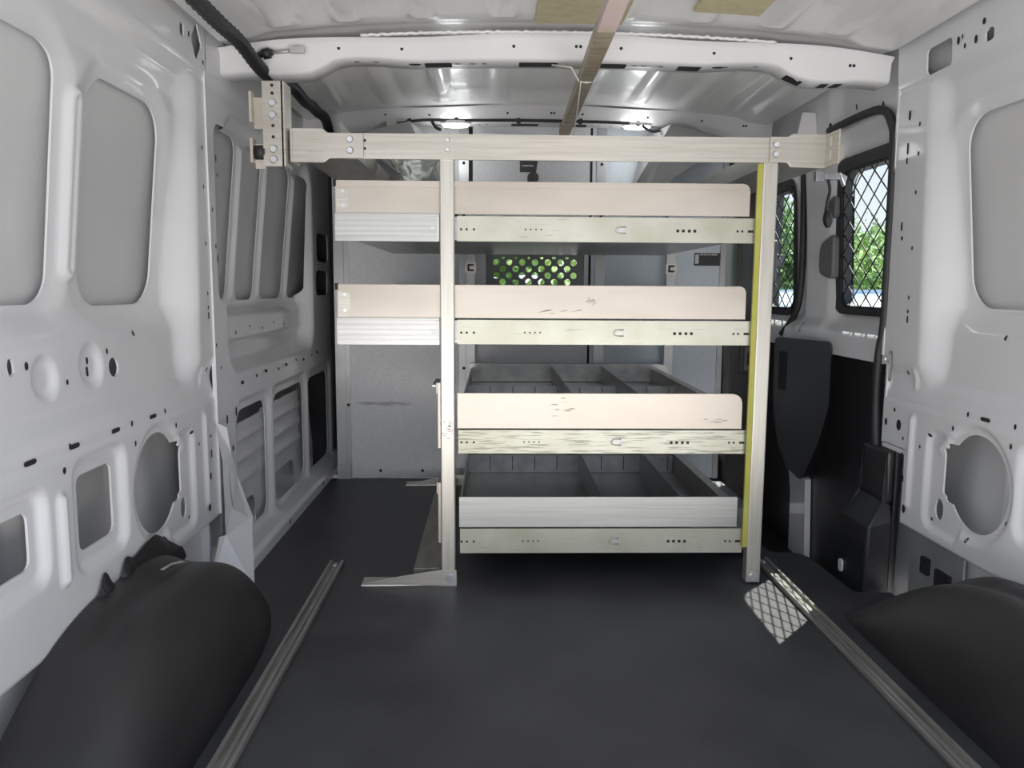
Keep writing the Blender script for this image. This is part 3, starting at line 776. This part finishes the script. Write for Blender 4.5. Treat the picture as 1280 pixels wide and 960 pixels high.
# crossbar, end brackets, hanger plate
d = MB(); d.box(-.535, .520, RY - .022, RY - .014, 1.079, 1.139); d.box(-.535, .520, RY - .0139, RY + .012, 1.134, 1.138)
for z in (1.122, 1.103): d.cyl((-.477, RY - .022, z), (0, -.001, 0), .0032, 10, 1)
cb = R(d, 'crossbar', ['alu', 'dark'], 0)
for x, yb, r, zz in ((-.278, .022, .0065, (1.125, 1.102)), (-.512, .030, .009, (1.123, 1.097))):
    for z in zz: d = MB(); d.cyl((x, RY - yb, z), (0, -.005, 0), r, 14, r2=r * .7); PT(d, 'bolt', 'bolt', cb)

d = MB(); d.prism(rpoly([(-.650, 1.068), (-.575, 1.068), (-.562, 1.078), (-.48, 1.080), (-.48, 1.138), (-.565, 1.138), (-.578, 1.148), (-.650, 1.148)], .003), 'Y', RY - .030, RY - .022)
d.box(-.656, -.650, RY - .030, RY + .04, 1.068, 1.148); lb = R(d, 'end_bracket', 'alu', .001)
for z in (1.122, 1.093):
    e = MB(); e.box(-.617, -.575, RY - .031, RY - .030, z - .002, z + .002); PT(e, 'slot', 'alu_lip', lb)
d = MB(); d.prism(rpoly([(.510, 1.080), (.555, 1.078), (.562, 1.068), (.648, 1.066), (.648, 1.146), (.566, 1.148), (.553, 1.140), (.510, 1.140)], .003), 'Y', RY - .030, RY - .022)
d.box(.646, .650, RY - .105, RY - .022, 1.066, 1.146); rbk = R(d, 'end_bracket', 'alu', .001)
for z in (1.122, 1.094):
    e = MB(); e.box(.578, .615, RY - .031, RY - .030, z - .002, z + .002); PT(e, 'slot', 'alu_lip', rbk)
for z0, z1 in ((1.083, 1.103), (1.113, 1.136)):
    e = MB(); e.box(.6455, .646, RY - .066, RY - .056, z0, z1, 0); PT(e, 'flange_slot', 'label_white', rbk)
for z in (1.121, 1.098): e = MB(); e.cyl((.524, RY - .030, z), (0, -.005, 0), .009, 14, r2=.0065); PT(e, 'bolt', 'bolt', rbk)
d = MB(); d.prism(rpoly([(.653, 1.085), (.690, 1.085), (.714, 1.098), (.714, 1.133), (.653, 1.133)], .003), 'Y', RY + .02, RY + .026); R(d, 'end_tab', 'alu_lip', .001)
# hanger plate on the left
d = MB(); d.box(-.712, -.664, RY - .055, RY - .045, 1.054, 1.250); d.box(-.668, -.660, RY - .055, RY + .01, 1.054, 1.250)
for z in (1.240, 1.222, 1.148, 1.122): d.cyl((-.688, RY - .055, z), (0, -.0008, 0), .004, 10, 1)
hp = R(d, 'hanger_plate', ['alu', 'dark'], 0)
for z in (1.196, 1.168, 1.090, 1.066): e = MB(); e.cyl((-.688, RY - .055, z + .004), (0, -.007, 0), .0105, 14, r2=.007); PT(e, 'bolt', 'bolt', hp)
for z0, z1 in ((1.155, 1.225), (1.062, 1.118)):
    e = MB(); e.box(-.742, -.736, RY - .06, RY - .03, z0, z1); e.box(-.736, -.712, RY - .040, RY - .034, z0 - .012, z1 - .01); PT(e, 'clamp', 'alu_lip', hp)
e = MB(); e.cyl((-.735, RY - .04, 1.088), (.026, 0, 0), .017, 16); PT(e, 'rubber_bump', 'rubber', hp)
# feet on the left
for y in (RY, 3.05):
    d = MB(); d.prism([(-.505, 0), (-.258, 0), (-.258, .042), (-.300, .042), (-.40, .026), (-.495, .008)], 'Y', y - .020, y - .015)
    d.prism([(-.505, 0), (-.258, 0), (-.258, .004), (-.505, .004)], 'Y', y - .020, y + .035)
    f_ = R(d, 'foot', 'alu', .001)
    e = MB(); e.cyl((-.275, y - .02, .022), (0, -.005, 0), .009, 6); e.cyl((-.275, y - .02, .022), (0, -.002, 0), .013, 16); PT(e, 'bolt', 'bolt', f_)
d = MB(); d.prism([(-.375, RY + .03), (-.302, RY + .03), (-.302, 3.04), (-.375, 3.04)], 'Z', .004, .030); R(d, 'base_runner', 'brownmetal', .002)
e = MB(); e.cyl((.518, RY - .014, .022), (0, -.005, 0), .008, 6); e.cyl((.518, RY - .014, .022), (0, -.002, 0), .012, 16); PT(e, 'bolt', 'bolt', pr_)
for z0, z1 in ((.36, .53), (.11, .27)):
    e = MB(); e.box(-.306, -.298, RY - .004, RY + .010, z0, z1); e.box(-.310, -.306, RY - .002, RY + .008, z1 - .03, z1); R(e, 'latch_rod', 'alu_lip', .001)
e = MB(); e.box(-.322, -.298, RY + .02, RY + .16, .515, .522); R(e, 'side_clip', 'frame', .001)
# scuff marks on the posts and lips as thin stains
PT(stain(-.280, .415, .020, .030, 26, RY - .0145, 3), 'scuff', 'stain', pl_)

# overhead side rails running forward from the crossbar
for sx, lab, zz in ((-1, 'long dull steel overhead rail running forward on the left above the trays', 1.128), (1, 'long dull steel overhead rail running forward on the right beside the door windows', 1.090)):
    d = MB(); xi, xo = sx * .55, sx * .70
    x0, x1 = min(xi, xo), max(xi, xo)
    d.box(x0, x1, RY + .05, 3.10, zz, zz + .005); d.box(xo - .002, xo + .002, RY + .05, 3.10, zz, zz + .06); d.box(xi - .002, xi + .002, RY + .05, 3.10, zz, zz + .05)
    o = d.build('overhead_rail', 'brownmetal', bevel=.001, loc=(sx * .62, 2.5, zz)); tag(o, lab, 'rail', 'overhead side rails')
# bent gusset boxes up at the partition corners
for sx, lab in ((-1, 'bent sheet metal gusset up in the left corner before the partition'), (1, 'bent sheet metal gusset up in the right corner before the partition')):
    d = MB(); x = lambda a: sx * a
    A = [(x(.46), 2.86, 1.345), (x(.66), 2.80, 1.285), (x(.72), 3.12, 1.285), (x(.42), 3.12, 1.350)]
    B = [(x(.36), 3.12, 1.13), (x(.40), 3.10, 1.13)]
    d.add(A, [(0, 1, 2, 3)]); d.add([A[0], A[3], B[0], B[1]], [(0, 1, 2, 3)]); d.add([A[0], B[1], (x(.43), 3.09, 1.13), A[1]], [(0, 1, 2, 3)])
    o = d.build('corner_gusset', 'frame', solid=.004); tag(o, lab, 'gusset', 'partition corner gussets')
d = MB(); d.prism([(-.345, 1.04), (-.30, 1.04), (-.325, 1.27), (-.365, 1.27)], 'Y', 3.105, 3.14)
tag(d.build('brace_bar', 'plastic', bevel=.002), 'dark upright brace against the partition left of the shelving post', 'brace')
d = MB(); d.tube([(-.42, 3.06, 1.04), (-.36, 3.02, 1.14), (-.30, 2.98, 1.22)], .010, 8, sub=4)
n_ = 14; vs = []
rnd = random.Random(5)
for i in range(n_):
    for j in range(6):
        u, v = i / (n_ - 1), j / 5
        vs.append((-.53 + .18 * u + rnd.uniform(-.006, .006), 2.72 + rnd.uniform(-.012, .012), 1.20 - .13 * v * (1 - abs(2 * u - 1.1)) + rnd.uniform(-.004, .004)))
d = MB(); d.add(vs, [(i * 6 + j, i * 6 + j + 1, (i + 1) * 6 + j + 1, (i + 1) * 6 + j) for i in range(n_ - 1) for j in range(5)], 0, True)
tag(d.build('foil_sheet', 'foil'), 'crumpled pale foil sheet hanging under the left end of the crossbar', 'foil')

# ------------------------------------------------------------------ floor tracks
for sx, y1, lab in ((-1, 2.14, 'dull aluminium floor track on the left beside the wheel arch'), (1, 2.16, 'aluminium floor track on the right, its far end caught by the sun')):
    cx = sx * .598
    o = MB(); o.box(cx - .019, cx + .019, .32, y1, .0005, .006)
    for a, b in ((-.019, -.012), (.012, .019)): o.box(cx + a, cx + b, .32, y1, .006, .014, 1)
    o.box(cx - .004, cx + .004, .32, y1, .006, .0075, 1)
    ob = o.build('floor_track', ['track', 'track_edge'], bevel=.001, loc=(cx, 1.3, 0)); tag(ob, lab, 'track', 'aluminium floor tracks')
    e = MB(); e.cyl((cx, y1 - .03, .0075), (0, 0, .004), .007, 12); rel(ob, e.build('screw', 'bolt'))

# ------------------------------------------------------------------ wheel arch covers
def arch(sx, xin, y0, half, lab):
    mb = MB(); nx, ny = 34, 70
    vs = []
    for i in range(ny + 1):
        y = y0 - half + 2 * half * i / ny
        tt = abs((y - y0) / half)
        prof = max(0., 1 - tt ** (2.4 if sx < 0 else 2.0)) ** (1.25 if sx < 0 else 1.1)
        for j in range(nx + 1):
            s = j / nx; s2 = s ** 1.6
            front = max(0, (y - y0) / half)
            xi = xin + (.10 if sx < 0 else .0) * front ** 3
            x = .865 - (.865 - xi) * (1 - (1 - s) ** 1.0)
            r = (x - xi) / .11
            g = 1. if r >= 1 else max(0., 1 - (1 - r) ** 2.6) ** .62
            z = .224 * prof * g - .012 * (1 - g)
            z += .016 * math.exp(-((x - .845) / .03) ** 2) * math.exp(-((y - 1.56) / .09) ** 4)
            z -= .010 * math.exp(-((x - .80) / .02) ** 2) * math.exp(-((y - 1.40) / .16) ** 4)
            vs.append((sx * x, y, z))
    fs = [(i * (nx + 1) + j, i * (nx + 1) + j + 1, (i + 1) * (nx + 1) + j + 1, (i + 1) * (nx + 1) + j) for i in range(ny) for j in range(nx)]
    mb.add(vs, fs, 0, True)
    o = mb.build('wheel_arch_cover', 'arch', loc=(sx * .76, y0, 0)); tag(o, lab, 'wheel arch', 'black wheel arch covers')
    return o
aL = arch(-1, .645, 1.415, .52, 'black plastic wheel arch cover bulging from the left wall, torn at its edge')
aR = arch(1, .662, 1.305, .505, 'black plastic wheel arch cover bulging from the right wall by the step')
t = MB()
for pts in ([(1.325, .195), (1.365, .232), (1.383, .262), (1.40, .252), (1.418, .195)], [(1.435, .19), (1.452, .240), (1.47, .262), (1.50, .246), (1.56, .258), (1.60, .262), (1.645, .240), (1.70, .200), (1.72, .17), (1.44, .17)]):
    pts = rpoly(pts, .012, 3); n = len(pts); vs = [(-.862, y, z) for y, z in pts] + [(-.845, y, min(z, .205)) for y, z in pts]
    t.add(vs, [tuple(range(n)), tuple(range(2 * n - 1, n - 1, -1))] + [(k, k + n, (k + 1) % n + n, (k + 1) % n) for k in range(n)])
rel(aL, t.build('edge_tab', 'arch', bevel=.003))
t = MB(); t.add([(-.80, 1.47, .226), (-.79, 1.50, .2285), (-.775, 1.515, .2285), (-.765, 1.505, .229), (-.785, 1.49, .2285), (-.792, 1.468, .226)], [(0, 1, 2, 3, 4, 5)])
M['tear'] = noise_mat('pale_tear', (.35, .31, .27), (.5, .45, .4), .8)
for v in range(len(t.v)): t.v[v] = (t.v[v][0], t.v[v][1], t.v[v][2] + .006)
rel(aL, t.build('tear', 'tear'))['label'] = 'pale torn patch'

# ------------------------------------------------------------------ cables, lamps, bar, pads
t = MB(); t.tube([(-.77, 1.30, 1.345), (-.76, 1.50, 1.338), (-.755, 1.658, 1.331), (-.755, 1.796, 1.330), (-.757, 1.932, 1.334), (-.755, 2.06, 1.318), (-.755, 2.15, 1.316), (-.755, 2.239, 1.329), (-.757, 2.33, 1.342), (-.755, 2.413, 1.350), (-.750, 2.478, 1.343), (-.752, 2.57, 1.342), (-.755, 2.67, 1.351), (-.755, 2.76, 1.350), (-.752, 2.854, 1.352), (-.755, 2.93, 1.328), (-.748, 2.955, 1.262)], .0165, 10, 0, .10, 10)
t.tube([(-.745, 2.93, 1.275), (-.70, 2.945, 1.262), (-.62, 2.955, 1.258)], .012, 8, 0, .04, 6)
loom = t.build('wire_loom', 'loom'); tag(loom, 'thick black taped wire loom hanging along the left roof edge', 'cable')
t = MB(); t.tube([(-.775, 2.10, 1.335), (-.745, 2.085, 1.352), (-.72, 2.082, 1.352)], .008, 8, sub=4); t.cyl((-.745, 2.085, 1.348), (.018, 0, .004), .013, 10)
t.build('branch_clip', 'loom', loom)
t = MB(); t.tube([(-.72, 2.082, 1.352), (-.67, 2.082, 1.356)], .004, 6); t.box(-.675, -.640, 2.070, 2.084, 1.350, 1.364); t.build('connector', 'frame', loom)
path = [(-.52, 2.955, 1.352), (-.47, 2.958, 1.364), (-.40, 2.962, 1.372), (-.30, 2.964, 1.372), (-.10, 2.964, 1.374), (.10, 2.964, 1.373), (.24, 2.964, 1.371), (.36, 2.964, 1.366), (.385, 2.96, 1.352), (.41, 2.955, 1.338), (.44, 2.955, 1.342)]
t = MB(); t.tube(path, .0055, 8, sub=6); t.tube([(-.39, 2.962, 1.370), (-.375, 2.955, 1.345), (-.355, 2.955, 1.335)], .006, 6, sub=4)
hn = t.build('wire_harness', 'loom'); tag(hn, 'thin black wire clipped across the far roof bow between the two lamps', 'cable')
for x in (-.47, -.30, -.075, .15, .36):
    e = MB(); e.cyl((x, 2.956, 1.366 if abs(x) > .35 else 1.372), (0, .012, 0), .010, 10); e.build('clip', 'loom', hn)
t = MB(); t.box(-.55, -.515, 2.945, 2.965, 1.345, 1.366); t.build('connector', 'cord', hn)
for x, lab in ((-.304, 'lit oval white roof lamp on the far bow, left of the two'), (.36, 'lit oval white roof lamp on the far bow, right of the two')):
    e = empty('roof_lamp', lab, 'lamp', (x, 3.0, 1.364), 'lit roof lamps')
    a = MB(); n = 24
    ring = lambda r, h: [(x + r * math.cos(2 * PI * k / n), 2.985 + .55 * r * math.sin(2 * PI * k / n), h) for k in range(n)]
    vs = ring(.058, 1.371) + ring(.052, 1.361); a.add(vs, [(k, (k + 1) % n, (k + 1) % n + n, k + n) for k in range(n)], 0, True); rel(e, a.build('bezel', 'bow'))
    a = MB(); vs = ring(.052, 1.361) + ring(.044, 1.353) + ring(.02, 1.350)
    a.add(vs, [(k, (k + 1) % n, (k + 1) % n + n, k + n) for k in range(n)] + [(k + n, (k + 1) % n + n, (k + 1) % n + 2 * n, k + 2 * n) for k in range(n)] + [tuple(range(2 * n, 3 * n))], 0, True)
    rel(e, a.build('lens', 'led'))
# long bar under the roof with its cord
def barpt(t_): return Vector((.043 + (.100 - .043) * t_, 1.30 + (3.08 - 1.30) * t_, 1.262 + (1.352 - 1.262) * t_))
t = MB()
def barseg(mb, a, b, mat):
    pa, pb2 = barpt(a), barpt(b); w, h = .0185, .014
    vs = [p + Vector((sx * w, 0, sz * h)) for p in (pa, pb2) for sx, sz in ((-1, -1), (1, -1), (1, 1), (-1, 1))]
    mb.add(vs, [(0, 1, 2, 3), (7, 6, 5, 4), (0, 4, 5, 1), (1, 5, 6, 2), (2, 6, 7, 3), (3, 7, 4, 0)], mat)
barseg(t, -.45, .17, 0); barseg(t, .1702, 1., 1)
bar = t.build('roof_bar', ['zinc', 'rust'], bevel=.002); tag(bar, 'long tarnished metal bar running forward under the middle of the roof', 'bar')
p = barpt(.43)
t = MB(); t.tube([(-.015, 2.125, 1.342), (.03, p.y, p.z + .02), p + Vector((-.019, 0, -.012)), p + Vector((0, 0, -.016)), p + Vector((.019, 0, -.012)), (.10, 2.13, 1.342)], .0028, 6)
q = barpt(.42) + Vector((-.015, 0, -.016)); t.tube([q, q + Vector((.01, .2, -.05)), (.055, 2.33, 1.16)], .0016, 5, sub=4)
tag(t.build('tie_cord', 'cord'), 'white tie cord looped round the roof bar at the nearer bow', 'cord')
for x0, x1, y0, y1, lab in ((-.065, .150, 1.70, 2.035, 'yellow foam pad on the roof under the middle bar'), (.30, .455, 1.62, 1.925, 'yellow foam pad on the roof right of the middle bar')):
    t = MB(); n = 12
    zc = lambda x: 1.4225 - .050 * (abs(x) / .85) ** 2.2
    xs = [x0 + (x1 - x0) * k / n for k in range(n + 1)]
    vs = [(x, y, zc(x) + h) for h in (-.006, .004) for y in (y0, y1) for x in xs]; m_ = n + 1
    fs = []
    for k in range(n): fs += [(k, k + 1, m_ + k + 1, m_ + k), (2 * m_ + k, 3 * m_ + k, 3 * m_ + k + 1, 2 * m_ + k + 1), (k, 2 * m_ + k, 2 * m_ + k + 1, k + 1), (m_ + k, m_ + k + 1, 3 * m_ + k + 1, 3 * m_ + k)]
    fs += [(0, m_, 3 * m_, 2 * m_), (n, 2 * m_ + n, 3 * m_ + n, m_ + n)]
    t.add(vs, fs); tag(t.build('foam_pad', 'foam'), lab, 'pad', 'yellow roof pads')
# pale strip above the partition, white bracket and hanging connector on the right
t = MB(); t.box(-.235, -.105, 3.105, 3.11, 1.334, 1.354); tag(t.build('light_patch_strip', 'label_white'), 'pale strip painted as a bright patch of light at the roof edge above the partition', 'strip')  # white colour stands in for a bright patch of light
t = MB(); t.prism(rpoly([(.80, 1.21), (.885, 1.21), (.868, 1.335), (.825, 1.335)], .004), 'Y', 2.60, 2.606); t.prism([(.87, 1.21), (.90, 1.21), (.90, 1.30), (.868, 1.32)], 'Y', 2.606, 2.66)
tag(t.build('wall_bracket', 'bow', bevel=.002), 'white tapered bracket standing on the wall above the right end bracket', 'bracket')
e = empty('hanging_plug', 'small metal clip with a black plug hanging on a short wire above the right door', 'plug', (.80, 2.35, 1.09))
t = MB(); t.box(.775, .80, 2.34, 2.36, 1.085, 1.115); t.box(.80, .845, 2.335, 2.365, 1.090, 1.108); t.prism([(.845, 1.112), (.868, 1.10), (.862, 1.070), (.850, 1.095)], 'Y', 2.34, 2.36); rel(e, t.build('clip', 'bolt', bevel=.002))
t = MB(); t.tube([(.815, 2.35, 1.09), (.822, 2.35, 1.06), (.816, 2.35, 1.02), (.818, 2.35, .995)], .0045, 6, sub=5); rel(e, t.build('wire', 'loom'))
t = MB(); t.tube([(.818, 2.35, 1.002), (.819, 2.35, .985), (.821, 2.35, .965), (.822, 2.35, .952)], lambda a: .006 + .008 * math.sin(PI * min(1, a * 1.05)), 10, sub=4); rel(e, t.build('plug_body', 'loom'))

# ------------------------------------------------------------------ outdoors
GZ = -.62
t = MB(); t.box(-60, 60, -40, 80, GZ - .1, GZ); struct(t.build('ground', 'ground'))
def tree(x, y, h, rad, lm, lab, n, seed, low=.2):
    rnd = random.Random(seed)
    e = empty('tree', lab, 'tree', (x, y, GZ), 'trees outside the van')
    mb = MB(); mb.tube([(x, y, GZ), (x + .05, y, GZ + h * .3), (x - .05, y + .1, GZ + h * .6)], lambda a: .14 * (1 - .6 * a), 8, sub=4); rel(e, mb.build('trunk', 'bark'))
    mb = MB(); cl = [(Vector((x + rnd.uniform(-.6, .6) * rad, y + rnd.uniform(-.6, .6) * rad, GZ + h * rnd.uniform(low, .85))), rad * rnd.uniform(.35, .6)) for _ in range(14)]
    for k in range(n):
        c, r = rnd.choice(cl); d = Vector((rnd.gauss(0, 1), rnd.gauss(0, 1), rnd.gauss(0, 1))).normalized()
        p = c + d * r * rnd.uniform(.6, 1.05); s = rnd.uniform(.09, .19)
        u = Vector((rnd.gauss(0, 1), rnd.gauss(0, 1), rnd.gauss(0, 1))).normalized(); v = u.orthogonal().normalized()
        mb.add([p - u * s, p + v * s * .5, p + u * s, p - v * s * .5], [(0, 1, 2, 3)])
    rel(e, mb.build('foliage', lm))
tree(9.9, 20.6, 2.9, 1.7, 'leaf_a', 'bright green tree outside the nearer side window', 3800, 1, .1)
tree(15.2, 31.0, 3.9, 2.4, 'leaf_c', 'pale yellow green tree at the right of the nearer side window', 3600, 2, .1)
tree(8.9, 25.5, 4.3, 1.9, 'leaf_b', 'taller green tree outside the farther side window', 4200, 3, .1)
tree(17.0, 41.0, 5.0, 3.2, 'leaf_b', 'dark green tree in the distance between both side windows', 4000, 4, .1)
tree(13.2, 36.0, 5.4, 2.2, 'leaf_a', 'broad distant green tree behind the farther side window', 4000, 14, .1)
tree(-.4, 15.0, 4.0, 2.0, 'leaf_a', 'green tree ahead of the van seen through the perforated window', 3800, 5, .1)
tree(3.6, 21.0, 4.6, 2.2, 'leaf_c', 'yellow green tree ahead of the van right of the other', 3200, 6, .1)
def car(x, y, rz, mat, lab):
    e = empty('car', lab, 'car', (x, y, GZ), 'parked cars outside'); e.rotation_euler = (0, 0, rz)
    body = rpoly([(-2.1, .28), (2.1, .28), (2.15, .7), (1.9, .86), (1.0, .92), (.45, 1.36), (-1.0, 1.40), (-1.75, 1.0), (-2.15, .92)], [.08, .08, .1, .15, .1, .2, .2, .15, .1], 4)
    mb = MB(); mb.prism(body, 'Y', -.85, .85); o = mb.build('body', mat, e, bevel=.06)
    gl = rpoly([(-1.35, .96), (.85, .96), (.42, 1.28), (-.95, 1.32)], .06, 3)
    mb = MB(); mb.prism(gl, 'Y', -.86, -.852); mb.build('window', 'car_glass', e); mb = MB(); mb.prism(gl, 'Y', .852, .86); mb.build('window', 'car_glass', e)
    for ya in (-.8, .5): mb = MB(); mb.box(-2.17, -2.10, ya, ya + .3, .72, .90); mb.build('tail_light', 'tail', e)
    for wx in (-1.3, 1.3):
        for wy in (-.86, .66):
            mb = MB(); mb.cyl((wx, wy, .32), (0, .2, 0), .32, 20); mb.build('wheel', 'rubber', e)
car(4.6, 9.9, 1.2, 'car_blue', 'blue parked car low in the nearer side window')
car(7.2, 14.2, 1.25, 'car_white', 'white parked car behind the blue one in the nearer window')
car(6.5, 18.9, 1.35, 'car_silver', 'silver parked car with red tail lights in the farther side window')

# ------------------------------------------------------------------ light
w = bpy.data.worlds.new('sky'); SC.world = w; w.use_nodes = True
nt = w.node_tree; bg = nt.nodes['Background']
tc = nt.nodes.new('ShaderNodeTexCoord'); sx_ = nt.nodes.new('ShaderNodeSeparateXYZ'); nt.links.new(tc.outputs['Generated'], sx_.inputs[0])
cr = nt.nodes.new('ShaderNodeValToRGB'); e = cr.color_ramp.elements
e[0].position = .0; e[0].color = (.95, .98, 1, 1); e[1].position = .7; e[1].color = (.30, .53, 1, 1)
nt.links.new(sx_.outputs['Z'], cr.inputs[0]); nt.links.new(cr.outputs[0], bg.inputs['Color']); bg.inputs['Strength'].default_value = 1.3
def lamp(name, kind, loc, rot, energy, color, **k):
    l = bpy.data.lights.new(name, kind); l.energy = energy; l.color = color
    for a, b in k.items(): setattr(l, a, b)
    o = bpy.data.objects.new(name, l); COL.objects.link(o); o.location = loc; o.rotation_euler = rot; return o
sd = Vector((-.415, -.465, -1.)).normalized()
sun = lamp('sun', 'SUN', (5, 6, 12), (0, 0, 0), 13.0, (1, .96, .89), angle=.005)
sun.rotation_euler = sd.to_track_quat('-Z', 'Y').to_euler()
gb = lamp('ground_bounce', 'AREA', (0, -1.4, -.45), (0, 0, 0), 135, (1, .97, .93), shape='RECTANGLE', size=3.2, size_y=1.3)
gb.rotation_euler = (Vector((0, 2.2, 1.35)) - gb.location).to_track_quat('-Z', 'Y').to_euler()
for x_ in (-.304, .36): lamp('roof_lamp_light', 'POINT', (x_, 2.97, 1.27), (0, 0, 0), .5, (.97, 1, 1), shadow_soft_size=.04)
lamp('open_door_daylight', 'AREA', (0, -.35, .95), (math.radians(90), 0, 0), 3, (1, .985, .96), shape='RECTANGLE', size=1.8, size_y=1.3)

# ------------------------------------------------------------------ camera
f, yaw, pitch, roll = 988.15, .0246, .121, .0062
cy, sy, cp, sp = math.cos(yaw), math.sin(yaw), math.cos(pitch), math.sin(pitch)
F = Vector((sy * cp, cy * cp, -sp)); r_ = Vector((cy, -sy, 0)); u_ = r_.cross(F)
c_, s_ = math.cos(roll), math.sin(roll)
r2, u2 = c_ * r_ + s_ * u_, -s_ * r_ + c_ * u_
cam = bpy.data.cameras.new('camera'); cam.sensor_width = 36; cam.lens = f * 36 / 1280; cam.clip_start = .02; cam.clip_end = 300
co = bpy.data.objects.new('camera', cam); COL.objects.link(co)
co.matrix_world = Matrix(((r2.x, u2.x, -F.x, -.166), (r2.y, u2.y, -F.y, 0), (r2.z, u2.z, -F.z, .77), (0, 0, 0, 1)))
SC.camera = co
SC.view_settings.view_transform = 'Standard'; SC.view_settings.exposure = -0.22; SC.view_settings.gamma = 1.14
SC.cycles.max_bounces = 10; SC.cycles.diffuse_bounces = 6; SC.cycles.transparent_max_bounces = 12
